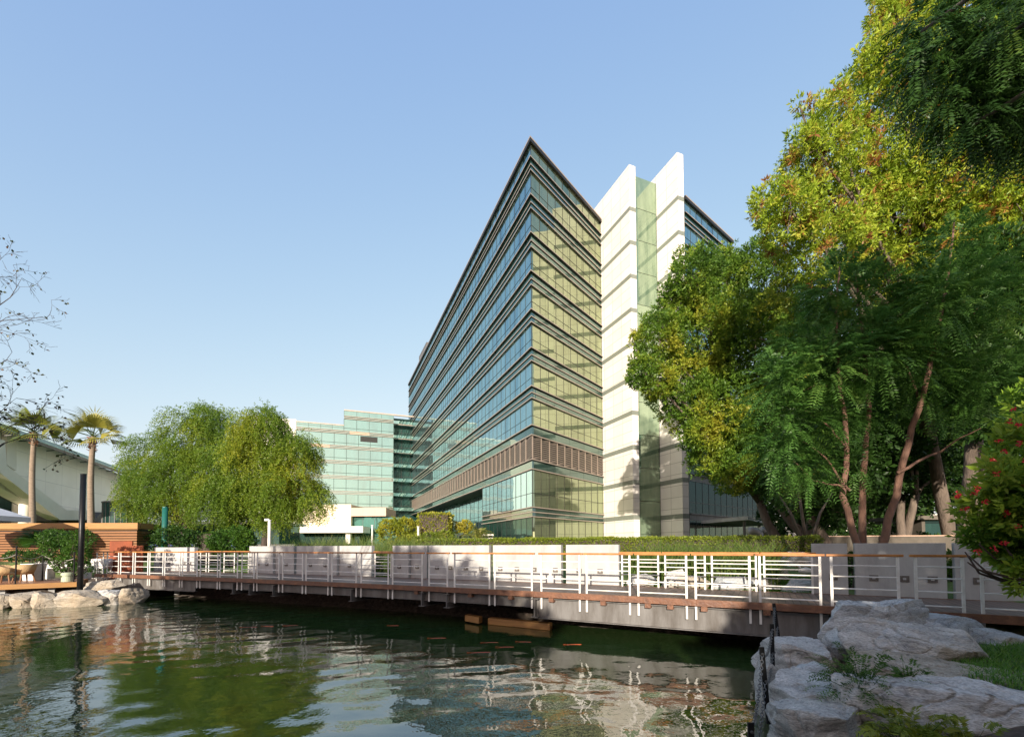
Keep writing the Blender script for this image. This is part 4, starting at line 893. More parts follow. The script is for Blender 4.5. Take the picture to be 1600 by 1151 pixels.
# fan palms
def fan(lv, c, d, pet, R, tone, nb=20, sp=2.5, fold=.5):
    d = unit(d); side = unit(np.cross(d, np.array([0, 0, 1.]))); up = np.cross(side, d); ro = rng.normal(0, .6); side, up = side*math.cos(ro)+up*math.sin(ro), up*math.cos(ro)-side*math.sin(ro); e = c+d*pet
    a = np.linspace(-sp/2, sp/2, nb)
    dd = unit(d[None]*np.cos(a)[:, None]+side[None]*np.sin(a)[:, None]+up[None]*(-.12-.35*np.abs(a)[:, None]*fold)); sd_ = unit(np.cross(dd, np.tile(up, (nb, 1))))
    L = R*(1-.18*np.abs(a)); base = np.tile(e, (nb, 1)); midp = base+dd*(L*.62)[:, None]
    lv.put(base, dd, sd_, L*.68, L*.072, np.clip(tone+rng.normal(0, .08, nb), 0, 1), bend=.02, tip=.75)
    d2 = unit(dd+np.array([0, 0, -.75])); lv.put(midp, d2, sd_, L*.42, L*.05, np.clip(tone+rng.normal(.05, .1, nb), 0, 1), bend=.1, tip=.15)
def fanpalm(label, base, top, R, n, tone, r=.2, group=None, cat='palm tree', skirt=True):
    t = thing('fan_palm', base, label, cat, group); mb = MB(); base = np.array(base, float); top = np.array(top, float)
    k = 14; pts = [base*(1-i/k)+top*i/k+np.array([.06*math.sin(i*.5), 0, 0]) for i in range(k+1)]; mb.tube(pts, [r*(1.25-.4*i/k) for i in range(k+1)], 12); mb.build('trunk', PALMB, t, smooth=True)
    if skirt:
        mb = MB()
        for i in range(70):
            a = rng.uniform(0, 2*PI); z = rng.uniform(-1.15, -.1); p = top+np.array([0, 0, z]); q = p+np.array([math.cos(a), math.sin(a), .15+.5*rng.uniform()])*rng.uniform(.2, .36); mb.tube([p, q], [.06, .02], 4)
        mb.build('boot_collar', mat('old_palm_boots', (.26, .12, .06), (.13, .06, .035), 12, .9), t)
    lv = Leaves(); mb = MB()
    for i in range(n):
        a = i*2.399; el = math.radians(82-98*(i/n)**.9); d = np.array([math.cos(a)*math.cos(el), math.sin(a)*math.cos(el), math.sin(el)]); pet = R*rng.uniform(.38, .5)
        fan(lv, top, d, pet, R*rng.uniform(.6, .74), np.clip(tone+.25*d[0], 0, 1)); mb.tube([top, top+d*pet], [.028, .018], 4)  # fans pointing right toned yellower, side light put into the leaf colour
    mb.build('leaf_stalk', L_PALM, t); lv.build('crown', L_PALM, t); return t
b1 = B3(49, 850, 36); b2 = B3(140, 850, 33)
fanpalm('left fan palm in front of the hall column', b1, (*atY(53, 676, 36)[:2], atY(53, 676, 36)[2]), 2.2, 19, .45, .19, 'tall fan palms')
fanpalm('right fan palm, the yellower one, beside the black pole', b2, (*atY(145, 686, 33)[:2], atY(145, 682, 33)[2]), 2.15, 19, .75, .19, 'tall fan palms')  # higher tone: yellow sunlight put into this crown's colour

# ------------------------------------------------------------------ hedges, shrubs, reeds, grass
h0, h1 = atY(652, 850, 22.5), atY(1284, 850, 18.0); u = np.array([h1[0]-h0[0], h1[1]-h0[1], 0]); v = unit(np.array([-u[1], u[0], 0]))*1.1
boxhedge('clipped_hedge', 'long low clipped hedge running behind the concrete walls to the grey tree', (h0[0], h0[1], 1.45), u, v, 1.27, 52000, .09, L_HEDGE)
def pxblob(x, y, rx, ry, Y): 
    c = atY(x, y, Y); return (c, np.array([rx*Y/F, ry*Y/F, ry*Y/F]))
shrub('shrub', 'rounded yellow flowering shrub right of the white bollard light', [pxblob(612, 830, 22, 20, 27), pxblob(640, 832, 20, 20, 27), pxblob(628, 822, 18, 14, 27)], 1500, .13, .5, L_BUSH, 'shrubs in front of the tower', base_z=1.5)
a, b = atY(653, 850, 26), atY(701, 850, 26)
boxhedge('square_clipped_shrub', 'square clipped yellow shrub standing highest below the louvre band', (a[0], a[1], 2.2), (b[0]-a[0], 0, 0), (0, 1.6, 0), atY(650, 802, 26)[2]-2.2, 4200, .12, L_BUSH, 'shrub', .3, .9, 'shrubs in front of the tower')
shrub('shrub', 'small bright green shrub below the square clipped shrub', [pxblob(645, 848, 22, 12, 24.5), pxblob(675, 842, 24, 10, 24.5), pxblob(695, 838, 16, 9, 24.5)], 1300, .11, .5, L_HEDGE, 'shrubs in front of the tower', base_z=1.5)
shrub('shrub', 'low orange tinted shrub beside the small palm', [pxblob(712, 824, 12, 8, 27.5), pxblob(728, 822, 10, 9, 27.5)], 420, .11, .5, L_BUSH, 'shrubs in front of the tower', lo=.6, hi=1., base_z=1.5)
shrub('shrub', 'round dark green shrub behind the gap in the bridge walls', [pxblob(362, 842, 30, 22, 26), pxblob(340, 848, 16, 14, 26), pxblob(384, 846, 14, 16, 26)], 2100, .11, .5, L_SHRUB, 'shrubs behind the left walls', base_z=1.3)
a, b = atY(305, 850, 27), atY(331, 850, 27); boxhedge('clipped_shrub', 'small clipped shrub left of the round dark green shrub', (a[0], a[1], 1.4), (b[0]-a[0], 0, 0), (0, 1., 0), atY(310, 832, 27)[2]-1.4, 1300, .1, L_SHRUB, 'shrub', .3, .8, 'shrubs behind the left walls')
shrub('shrub', 'dark leafy undergrowth around the green pole', [pxblob(270, 838, 26, 18, 27), pxblob(300, 842, 16, 14, 27), pxblob(240, 845, 16, 12, 27)], 1100, .13, .5, L_DARK, 'shrubs behind the left walls', base_z=1.3)
shrub('shrub', 'dense rounded shrub on the terrace between the rope barrier and the black pole', [pxblob(92, 840, 28, 15, 20.3), pxblob(120, 842, 27, 15, 20.3), pxblob(85, 858, 22, 13, 20.3), pxblob(118, 866, 20, 17, 20.3), pxblob(100, 880, 18, 13, 20.3), pxblob(132, 886, 12, 10, 20.3)], 3000, .075, .5, L_SHRUB, base_z=.95)
shrub('shrub', 'low trailing shrub behind the wicker chairs', [pxblob(30, 868, 24, 8, 22), pxblob(58, 868, 20, 8, 22)], 700, .09, .4, L_DARK, base_z=1.)
shrub('shrub', 'dark shrub in the gap left of the hidden grey slab', [pxblob(1488, 905, 8, 26, 12.6), pxblob(1488, 880, 9, 18, 12.6)], 300, .1, .5, L_SHRUB, base_z=1.0)
shrub('shrub', 'leafy shrub in the gap between the dappled slab and the long grey slab', [pxblob(1331, 900, 8, 26, 13.2), pxblob(1330, 878, 8, 16, 13.2)], 300, .1, .5, L_DARK, base_z=1.0)
shrub('shrub', 'dark undergrowth behind the low garden wall', [pxblob(1390, 835, 24, 14, 28), pxblob(1350, 838, 26, 12, 28), pxblob(1300, 838, 26, 12, 28), pxblob(1450, 842, 20, 8, 28)], 900, .2, .5, L_DARK, base_z=1.5)

def scatter(px0, px1, off0, off1, n):
    X = rng.uniform(0, 1, n); o = rng.uniform(off0, off1, n); a, b = BX(px0, off0), BX(px1, off0); P = np.array([BP(a+(b-a)*x, q) for x, q in zip(X, o)]); P[:, 2] = gh(P[:, :2]); return P
lv = Leaves(); P = scatter(405, 655, 3.6, 8.0, 5200); n = len(P); lv.blades(P, rng.uniform(.8, 2.0, n), .026, .28, rng.uniform(.1, 1, n)); o = lv.build('tall_reeds', L_REED); tag(o, 'tall sunlit reeds and grasses behind the concrete walls', 'reeds', kind='stuff')
lv = Leaves(); P = scatter(985, 1215, 4.0, 6.2, 3200); n = len(P); lv.blades(P, rng.uniform(.7, 1.75, n), .034, .38, rng.uniform(.1, .8, n)); o = lv.build('green_reeds', L_REED); tag(o, 'clump of green reeds in front of the clipped hedge', 'reeds', kind='stuff')
lv = Leaves(); P = np.concatenate([scatter(300, 395, 3.1, 7, 2500), scatter(575, 625, 3.1, 6, 1500), scatter(965, 1280, 3.0, 6.5, 11000)]); n = len(P); lv.blades(P, rng.uniform(.06, .2, n), .014, .5, rng.uniform(0, 1, n))
Pr = np.stack([rng.uniform(5.6, 9.2, 16000), rng.uniform(4.4, 7.2, 16000), np.zeros(16000)], 1); Pr[:, 2] = gh(Pr[:, :2]); lv.blades(Pr, rng.uniform(.07, .2, 16000), .008, .55, rng.uniform(0, 1, 16000)); o = lv.build('lawn_grass', L_GRASS); tag(o, 'short lawn grass on the banks', 'grass', kind='stuff')
# small feather palm in front of the tower
sp_ = thing('small_palm', B3(748, 850, 27), 'small drooping feather palm in front of the tower ground floor', 'palm'); lv = Leaves(); c = atY(748, 842, 27); mb = MB(); mb.tube([c-np.array([0, 0, .9]), c], [.12, .09], 8)
for i in range(15):
    a = i*2.4; el = math.radians(rng.uniform(35, 80)); d = np.array([[math.cos(a)*math.cos(el), math.sin(a)*math.cos(el), math.sin(el)]]); lv.pinnate(c[None], d, 22, 1.75, .34, .12, np.array([rng.uniform(.3, .9)]), .55)
mb.build('trunk', PALMB, sp_); lv.build('crown', L_PALM, sp_)

# red flowering shrub on the right
fs = thing('flowering_shrub', (8.3, 6.2, .8), 'leafy shrub with red flower clusters leaning over the railing at the right edge', 'flowering shrub')
fb = blobs_px([(1600, 690, 36), (1640, 650, 60), (1570, 740, 34), (1545, 790, 34), (1535, 832, 28), (1590, 790, 48), (1600, 850, 46), (1560, 855, 24), (1650, 760, 70), (1660, 860, 60), (1620, 900, 30), (1580, 815, 40), (1590, 910, 16)], 6.4, .35)
mb = MB()
for pts in ([(1640, 905), (1590, 905), (1540, 892), (1514, 868)], [(1640, 912), (1580, 912), (1530, 895), (1508, 862)], [(1650, 900), (1600, 893), (1555, 872), (1530, 850)], [(1650, 895), (1590, 880), (1560, 840)], [(1650, 890), (1620, 840), (1600, 780)], [(1645, 915), (1600, 915), (1560, 903), (1526, 888), (1512, 878)], [(1650, 880), (1620, 800), (1610, 720)]):
    P = [atY(x, y, 6.4+.12*math.sin(x*.2+y)) for x, y in pts]; mb.tube(P, [.028*(1-.7*i/(len(P)-1)) for i in range(len(P))], 6)
mb.tube([(8.3, 6.2, .6), atY(1655, 930, 6.4), atY(1648, 902, 6.4)], [.06, .05, .035], 8); mb.build('branches', BARKD, fs, smooth=True)
P, D, f = tips_on(fb, 2100, .3); D = D+np.array([-.2, -.2, .1]); lv = Leaves(); lv.whorl(P, D, 7, .135, .36, tone_of(P, .1, .95, 1.6), 1.0); lv.build('foliage', L_FLW, fs)
for fx, fy in ((1582, 640), (1590, 664), (1576, 660), (1561, 689), (1591, 692), (1568, 705), (1551, 719), (1556, 740), (1497, 772), (1526, 763), (1523, 771), (1540, 783), (1571, 801), (1590, 822), (1569, 849), (1555, 859), (1527, 862), (1493, 778), (1508, 795), (1601, 720), (1600, 760)):
    c = atY(fx, fy, 6.05+rng.uniform(-.1, .1)); lv = Leaves(); n = 20; d = unit(rng.normal(size=(n, 3))+np.array([-.2, -.6, .3])); sd_ = unit(np.cross(d, rng.normal(size=(n, 3)))); ll = rng.uniform(.02, .036, n); lv.put(c+d*.01+rng.normal(0, .012, (n, 3)), d, sd_, ll, ll*.75, rng.uniform(0, 1, n), tip=.65); lv.build('flower_cluster', RED, fs)

# ------------------------------------------------------------------ rocks
def rock(label, c, size, rz, seed, m, level=5, group=None, name='boulder', tilt=(0, 0), cuts=9, rough=.10, cutd=.60):
    """angular boulder: a block cut by random planes, with strata, chips and pits"""
    bm = bmesh.new(); bmesh.ops.create_cube(bm, size=2); bmesh.ops.subdivide_edges(bm, edges=bm.edges[:], cuts=2**level-1, use_grid_fill=True)
    r = random.Random(seed); pl = []
    for _ in range(cuts+9):
        n = Vector((r.gauss(0, 1), r.gauss(0, 1), r.gauss(0, .75))).normalized(); pl.append((n, r.uniform(cutd+.05, 1.02)))
    for _ in range(2):
        n = Vector((r.gauss(0, .22), r.gauss(0, .22), 1)).normalized(); pl.append((n, r.uniform(.62, .8)))
    so = Vector((seed*3.7, seed*1.3, seed*.7)); sz = Vector(size)*.5; L_ = max(sz); R_ = rough/.10
    for vt in bm.verts:
        p = vt.co; q = p.normalized(); p = p.lerp(q*1.25, .30)
        for n, d in pl:
            e = p.dot(n)-d
            if e > 0: p = p-n*e*.985
        w_ = Vector((p.x*sz.x, p.y*sz.y, p.z*sz.z)); g = q
        f = mnoise.fractal(w_*1.0+so, .9, 2.1, 4)*.055*min(1, L_)
        st = mnoise.noise(Vector((w_.x*1.2+w_.z*1.5, w_.y*1.4, w_.z*9))+so); st = (st if st > 0 else st*.5)*.04
        ch = abs(mnoise.noise(w_*3.1+so)); ch = -max(0, .07-ch)*.35
        fi_ = mnoise.fractal(w_*9+so, .8, 2.2, 4)*.013
        vt.co = w_+g*(f+st+ch+fi_)*R_
    co = np.array([v.co for v in bm.verts]); lo3, hi3 = co.min(0), co.max(0); k3 = np.array(size)/(hi3-lo3); m3 = (lo3+hi3)/2
    for v, q in zip(bm.verts, (co-m3)*k3): v.co = q
    me = bpy.data.meshes.new(name); bm.to_mesh(me); bm.free(); me.polygons.foreach_set('use_smooth', [True]*len(me.polygons)); me.materials.append(m)
    try: me.set_sharp_from_angle(angle=math.radians(32))
    except Exception: pass
    o = bpy.data.objects.new(name, me); COL.objects.link(o); o.location = c; o.rotation_euler = (tilt[0], tilt[1], rz); return tag(o, label, 'boulder', group)
def rpx(x0, x1, ytop, Y, depth, zb, label, seed, m, rz=0., tilt=(0, 0), group='boulders on the right bank', level=5, **k):
    """boulder spanning x0..x1 with its top at ytop, standing at distance Y"""
    a, b = atY(x0, ytop, Y), atY(x1, ytop, Y); zt_ = a[2]; w_ = b[0]-a[0]; return rock(label, ((a[0]+b[0])/2, Y+depth*.3, (zt_+zb)/2), (w_, depth, (zt_-zb)*1.04), rz, seed, m, level, group, tilt=tilt, **k)
rpx(1288, 1462, 940, 8.0, 1.2, .05, 'large blue grey boulder tucked under the railing by the girder end', 11, ROCKB, .1, (.1, -.05), level=6, rough=.11)
rpx(1452, 1548, 964, 7.9, .9, .3, 'smaller block shaped boulder right of the large blue grey one', 12, ROCKB, -.1)
rpx(1542, 1640, 988, 7.4, .8, .4, 'low brownish boulder at the right edge under the deck', 13, ROCK, .2)
rpx(1300, 1362, 980, 7.4, .6, .2, 'pale wedge shaped boulder leaning on the blue grey boulder', 14, ROCKP, .5)
rpx(1340, 1556, 980, 6.6, 1.0, .15, 'biggest boulder in the middle of the right bank, with a dark hollow face', 15, ROCK, -.2, (.22, .10), level=6, cuts=12, rough=.12)
rpx(1212, 1336, 1000, 6.95, 1.15, .0, 'flat topped boulder just below the girder end', 16, ROCKP, .25, (.16, -.08), level=6, rough=.12)
rpx(1224, 1362, 1066, 5.45, .85, -.05, 'flat slab boulder behind the near chain post', 17, ROCKP, -.25, (.05, .12), level=6, rough=.12)
rpx(1222, 1372, 1098, 4.6, .7, -.1, 'lowest flat slab boulder beside the chain at the bottom edge', 18, ROCK, .2, (.2, -.1), level=6, rough=.12)
rpx(1376, 1740, 1052, 5.5, 1.0, .1, 'long tan stained slab boulder behind the nearest slab', 19, ROCKT, -.28, (.12, .12), level=6, rough=.12)
rpx(1350, 1800, 1080, 4.45, .8, .05, 'nearest long pale slab boulder at the bottom right corner', 20, ROCKP, -.2, (.22, .1), level=6, rough=.12)
rpx(1186, 1214, 1032, 6.3, .3, -.1, 'small rounded stone at the water edge between the chain posts', 21, ROCK, .3, level=4)
rpx(1228, 1330, 1042, 6.0, .6, .1, 'small green grey stone wedged between the flat slabs', 22, ROCKB, .3, level=4)
rpx(1325, 1400, 1062, 5.6, .5, .1, 'small stone half covered by the ferny weed', 23, ROCK, .1, level=4)
G2 = 'boulders under the left terrace'
rpx(-28, 8, 928, 17.7, 1.2, -.2, 'pale boulder cut by the left edge of the picture', 31, ROCKT, .2, group=G2)
rpx(6, 47, 926, 18.0, 1.0, -.2, 'angular pale boulder under the wicker chairs', 32, ROCKT, .2, group=G2)
rpx(42, 82, 925, 18.0, 1.0, -.2, 'rounded tan boulder between the angular one and the long one', 33, ROCKT, -.3, group=G2)
rpx(76, 153, 923, 18.3, 1.2, -.2, 'long tan boulder below the black pole', 34, ROCKT, .1, group=G2)
rpx(126, 182, 906, 19.4, 1.3, .1, 'upper pale boulder between the black pole and the bridge end', 35, ROCKT, .1, group=G2)
rpx(148, 184, 921, 18.9, .9, -.2, 'grey boulder below the upper pale one', 36, ROCK, .4, group=G2)
rpx(180, 211, 919, 19.2, 1.0, -.2, 'squarish tan boulder at the bridge abutment', 37, ROCKT, -.1, group=G2)
rpx(268, 296, 938, 20.5, .8, -.1, 'small dark stone in the water under the bridge', 38, ROCK, .2, group=G2, level=4)
G3 = 'stones along the lawn beyond the bridge'
rpx(984, 1030, 897, 14.3, .7, .85, 'grey stone at the foot of the lawn, left of the flat block', 41, ROCK, .1, group=G3)
rpx(1038, 1075, 889, 14.0, .7, .85, 'flat topped pale block on the lawn edge', 42, ROCK, .0, group=G3, cuts=4, rough=.04)
rpx(1072, 1112, 900, 13.9, .7, .8, 'brown stone right of the flat topped block', 43, ROCKT, .2, group=G3)
rpx(1116, 1168, 901, 13.5, .7, .8, 'blue grey stone in the middle of the lawn edge', 44, ROCKB, -.1, group=G3)
rpx(1160, 1222, 900, 13.4, .8, .8, 'brownish stone beside the blue grey stone', 45, ROCK, .2, group=G3)
rpx(1222, 1292, 905, 12.9, .8, .75, 'wide blue grey stone next to the dappled slab', 46, ROCKB, .1, group=G3)
rpx(1186, 1242, 886, 14.6, .7, .95, 'flat brown stone higher up the lawn', 47, ROCKT, .1, group=G3)
for i, (x, y, r_, lab) in enumerate(((1250, 862, 14, 'low grey stone at the foot of the hedge'),)): rpx(x-r_*2, x+r_*2, y, 17.2, .6, 1.3, lab, 50+i, ROCK, group=G3, level=4)
dk = thing('resting_duck', atY(1258, 897, 13.6), 'white bird resting on the lawn near the dappled slab', 'bird'); c = atY(1258, 893, 13.6); mb = MB()
mb.tube([c+np.array([-.2, 0, .0]), c+np.array([-.12, 0, .03]), c+np.array([.02, 0, .04]), c+np.array([.14, 0, .03]), c+np.array([.26, 0, .05])], [.02, .085, .11, .085, .012], 12)
mb.tube([c+np.array([-.12, 0, .06]), c+np.array([-.165, 0, .13]), c+np.array([-.18, 0, .17]), c+np.array([-.215, 0, .17])], [.05, .035, .045, .02], 10); mb.build('body', WHITEP, dk, smooth=True)
mb = MB(); mb.tube([c+np.array([-.215, 0, .168]), c+np.array([-.28, 0, .158])], [.018, .008], 6); mb.build('beak', BEAMW, dk)

# ------------------------------------------------------------------ weeds among the rocks
def weed(label, px, py, Y, n, R, lm, tl, th, ll=.05):
    c = atY(px, py, Y); t = thing('weed', c, label, 'plant', 'weeds among the right bank boulders'); P = np.tile(c, (n, 1))+rng.normal(0, .03, (n, 3)); P[:, 2] = c[2]; a = rng.uniform(0, 2*PI, n); el = rng.uniform(.3, 1.35, n)
    D = np.stack([np.cos(a)*np.cos(el), np.sin(a)*np.cos(el), np.sin(el)], 1); Lh = R*rng.uniform(.3, .75, n); mb = MB()
    for p, d, h in zip(P, D, Lh): mb.tube([p, p+d*h*.5+np.array([0, 0, .02]), p+d*h], [.005, .004, .002], 4, cap=False)
    mb.build('stem', L_SHRUB, t); Q = P+D*Lh[:, None]; lv = Leaves(); lv.pinnate(Q, D, 8, R*.42, ll, .3, rng.uniform(tl, th, n), .5); Q2 = P+D*(Lh*.55)[:, None]; lv.pinnate(Q2, D+rng.normal(0, .4, D.shape), 7, R*.36, ll*.9, .3, rng.uniform(tl, th, n), .5); lv.build('foliage', lm, t)
weed('ferny dark weed growing between the middle boulders', 1345, 1092, 4.95, 90, .62, L_SHRUB, .2, .9, .05)
weed('smaller ferny weed on the tan stained slab', 1420, 1074, 5.15, 36, .40, L_SHRUB, .2, .9, .045)
weed('bright yellow green weed in front of the nearest slab', 1425, 1178, 3.95, 44, .56, L_BUSH, .1, .5, .08)
weed('second bright weed at the bottom edge', 1515, 1188, 3.95, 28, .44, L_BUSH, .1, .5, .075)

# ------------------------------------------------------------------ chain posts
posts = [(1173, 1128, 4.15, .75, 0), (1190, 1010, 5.35, .80, .03), (1206, 974, 6.6, .85, .0), (1209, 942, 8.1, .85, .05)]
tops = []
labs = ('nearest black chain post at the bottom of the picture', 'second black chain post, beside the lower slab', 'third black chain post at the corner of the flat boulder', 'farthest black chain post, against the bridge girder')
for (x, y, Y, h, tl), lab in zip(posts, labs):
    tp = atY(x, y, Y); b = tp-np.array([-tl*2.2, 0, h]); t = thing('chain_post', b, lab, 'post', 'black posts carrying the shore chain'); mb = MB(); e = tp-b; mb.box(b-np.array([.028, .01, .1]), (.056, 0, 0), (0, .024, 0), e+np.array([0, 0, .1])); mb.build('flat_bar', BLACKM, t, bevel=.004); tops.append((tp, b))
    mb = MB(); mb.tube([tp+np.array([0, -.03, -.08]), tp+np.array([0, .04, -.08])], .014, 8); mb.tube([tp*.5+b*.5+np.array([0, -.03, 0]), tp*.5+b*.5+np.array([0, .04, 0])], .014, 8); mb.build('bolt', CHAINM, t)
def torus_link(mb, c, d, w, R=.022, r=.0048):
    d = unit(d); w = unit(w-d*np.dot(w, d)); pts = []
    for k in range(13):
        a = 2*PI*k/12; pts.append(c+d*math.cos(a)*R*1.35+w*math.sin(a)*R*.72)
    mb.tube(pts, r, 5, cap=False)
for i in range(3):
    for fr_, lab in ((.1, ('upper', 'top')), (.5, ('lower', 'bottom'))):
        p = tops[i][0]*(1-fr_)+tops[i][1]*fr_; q = tops[i+1][0]*(1-fr_)+tops[i+1][1]*fr_; mb = MB(); L_ = np.linalg.norm(q-p)*1.07; k = int(L_/.046); cen = lambda t_: p*(1-t_)+q*t_-np.array([0, 0, .62*t_*(1-t_)])
        for j in range(k):
            t_ = (j+.5)/k; d = cen(min(1, t_+.01))-cen(max(0, t_-.01)); wv = np.cross(d, [0, 0, 1.]) if j % 2 else np.array([0, 0, 1.]); torus_link(mb, cen(t_), d, np.array(wv, float))
        o = mb.build('chain', CHAINM, loc=p); tag(o, '%s chain sagging between the %s chain posts' % (lab[0], ('two nearest', 'second and third', 'two farthest')[i]), 'chain', 'sagging shore chains')

# ------------------------------------------------------------------ koi
def koi(px, py, L, rz, lab, wht):
    L *= .8; c = atZ(px, py, 0.0)+np.array([0, 0, .012]); d = np.array([math.cos(rz), math.sin(rz), 0]); sd_ = np.array([-d[1], d[0], 0]); mb = MB(); pts = []; rad = []
    for t_, r in ((0, .012), (.08, .04), (.25, .06), (.45, .06), (.65, .046), (.82, .025), (.92, .014)):
        pts.append(c+d*(.5-t_)*L+sd_*.05*L*math.sin(t_*4)-np.array([0, 0, r*L*1.0])); rad.append(r*L)
    f = thing('koi_fish', c, lab, 'fish', 'orange koi near the surface'); mb.tube(pts, rad, 10); mb.build('body', KOI if not wht else KOI2, f, smooth=True)
    mb = MB(); e = pts[-1]; mb.prism([e, e-d*.2*L+sd_*.06*L, e-d*.15*L, e-d*.2*L-sd_*.06*L], (0, 0, .012)); mb.build('fin', KOI, f)
KOI = mat('orange_koi', (.36, .07, .018), (.26, .045, .014), 12, .3); KOI2 = mat('red_koi', (.38, .04, .02), (.34, .09, .04), 12, .3)
for i, (x, y, L, rz, lab) in enumerate(((390, 979.5, .55, .1, 'leftmost koi, long and pale orange'), (419, 978, .45, -.1, 'orange koi just right of the leftmost one'), (455, 977, .5, .15, 'red koi third from the left'), (615, 977, .4, 0, 'small koi beside the green reflection'), (684, 996.5, .55, .05, 'orange koi alone in the middle of the pond'), (766, 1003.5, .5, .1, 'orange koi above the red one'), (750, 1019, .6, .1, 'large red koi nearest to the viewer'), (790, 1010.5, .5, 0, 'orange koi right of the large red one'), (819, 1002.5, .45, -.1, 'faint koi farther out, in the shadow of the bridge'), (896, 1006.5, .5, .05, 'rightmost orange koi of them all'))): koi(x, y, L, rz, lab, i in (2, 6))
dw = thing('driftwood_log', atZ(805, 972, .1), 'golden squared log lying on the bank under the bridge', 'log'); mb = MB(); a, b = atZ(762, 967, .16), atZ(859, 976, .16); mb.box(a-np.array([0, 0, .16]), b-a, np.array([.1, .25, 0]), (0, 0, .2)); mb.build('timber', BEAMW, dw, bevel=.02)
mb = MB(); a, b = atZ(726, 962, .2), atZ(748, 966, .2); mb.box(a-np.array([0, 0, .16]), b-a, np.array([.1, .25, 0]), (0, 0, .2)); o = mb.build('short_log', BEAMW, loc=(a+b)/2, bevel=.02); tag(o, 'short end of a golden log beside the longer one under the bridge', 'log')
for i in range(9):
    X = BX(690+i*17); a = BP(X, 1.6+rng.uniform(-.2, .4), .22+rng.uniform(0, .25)); mb = MB(); d = np.append(rng.normal(0, 1, 2), rng.normal(0, .15)); d = unit(d)*rng.uniform(.5, 1.1); mb.tube([a-d*.5, a+rng.normal(0, .05, 3), a+d*.5], [.03, .025, .012], 6)
    o = mb.build('driftwood_stick', BARKD, loc=a); tag(o, 'bare stick in the driftwood tangle under the bridge', 'stick', 'driftwood sticks under the bridge')

# ------------------------------------------------------------------ left terrace
tz = .9
te = thing('timber_terrace', (-22, 19.5, tz), 'warm brown timber terrace deck above the left boulders', 'terrace')
f0, f1 = atZ(-60, 915.5, tz), atZ(120, 909, tz); tv = unit(f1-f0); tn = np.array([-tv[1], tv[0], 0])
mb = MB(); P = [f0, f1, f1+tn*2.9, f0+tn*2.9]; mb.quad(*P, uv=((0, 0), (np.linalg.norm(f1-f0), 0), (np.linalg.norm(f1-f0), 2.9), (0, 2.9))); mb.build('deck', TERRW, te)
mb = MB(); mb.box(f0-tn*.03-np.array([0, 0, .2]), f1-f0, tn*.05, (0, 0, .205)); mb.box(f1-np.array([0, 0, .2]), tv*.04, tn*2.9, (0, 0, .205)); mb.build('fascia', BEAMW, te)
for k in range(5):
    p = f0+tv*(1.0+k*1.45)+tn*.2; mb = MB(); mb.box(p-np.array([.11, 0, .8]), tv*.2, tn*.2, (0, 0, .6)); mb.build('pier', CONC, te)
def T(px, py): return atZ(px, py, tz)
def chair(px, py, rz, lab):
    c = T(px, py); t = thing('wicker_chair', c, lab, 'chair', 'straw wicker tub chairs on the terrace'); co, si = math.cos(rz), math.sin(rz); R = lambda x, y, z: c+np.array([x*co-y*si, x*si+y*co, z])
    mb = MB(); n = 18; vs = []
    for k in range(n+1):
        a = -2.35+4.7*k/n; hgt = .78 if abs(a) < 1.2 else .78-.12*(abs(a)-1.2)
        for r, z in ((.30, .36), (.36, .55), (.41, hgt), (.35, hgt), (.29, .55), (.25, .40)): vs.append(R(-math.cos(a)*r, math.sin(a)*r, z))
    fs = [(k*6+j, k*6+(j+1) % 6, (k+1)*6+(j+1) % 6, (k+1)*6+j) for k in range(n) for j in range(6)]; mb.add(vs, fs); mb.build('backrest', WICKER, t, smooth=True)
    mb = MB(); mb.lathe(c, [(.26, .34), (.30, .36), (.31, .42), (.26, .45)], 18); mb.build('seat', WICKER, t)
    for sx_, sy_ in ((1, 1), (1, -1), (-1, 1), (-1, -1)): mb = MB(); mb.tube([R(sx_*.19, sy_*.19, .37), R(sx_*.26, sy_*.26, 0)], [.034, .022], 8); mb.build('leg', SLATW, t)
chair(8, 910.5, .4, 'left wicker chair with its back to the water'); chair(37, 909, 2.9, 'right wicker chair turned sideways beside the white planter')
pl_ = thing('white_planter', T(52, 906.5), 'tapered white planter box behind the right wicker chair', 'planter'); c = T(52, 906.5); mb = MB(); b_ = [c+np.array([x*.24, y*.24, 0]) for x, y in ((-1, -1), (1, -1), (1, 1), (-1, 1))]; t_ = [c+np.array([x*.31, y*.31, .78]) for x, y in ((-1, -1), (1, -1), (1, 1), (-1, 1))]
mb.add(b_+t_, [(3, 2, 1, 0), (0, 1, 5, 4), (1, 2, 6, 5), (2, 3, 7, 6), (3, 0, 4, 7), (4, 5, 6, 7)]); mb.build('box', WHITEP, pl_, bevel=.015)
tpz = thing('terrace_palm', T(25, 902)+np.array([0, 1.2, 0]), 'low fan palm with dark spiky fans behind the wicker chairs', 'palm'); lv = Leaves(); c = T(20, 902)+np.array([0, 1.6, .2]); mb = MB(); mb.tube([c-np.array([0, 0, .2]), c+np.array([0, 0, 1.2])], [.14, .12], 9); mb.build('trunk', PALMB, tpz); c2 = c+np.array([0, 0, 1.25])
for i in range(22):
    a = i*2.4; el = math.radians(rng.uniform(0, 75)); d = np.array([math.cos(a)*math.cos(el), math.sin(a)*math.cos(el), math.sin(el)]); fan(lv, c2, d, .6, .95, .25, 22, 2.8, .2)
lv.build('crown', L_SHRUB, tpz)
rp_ = []
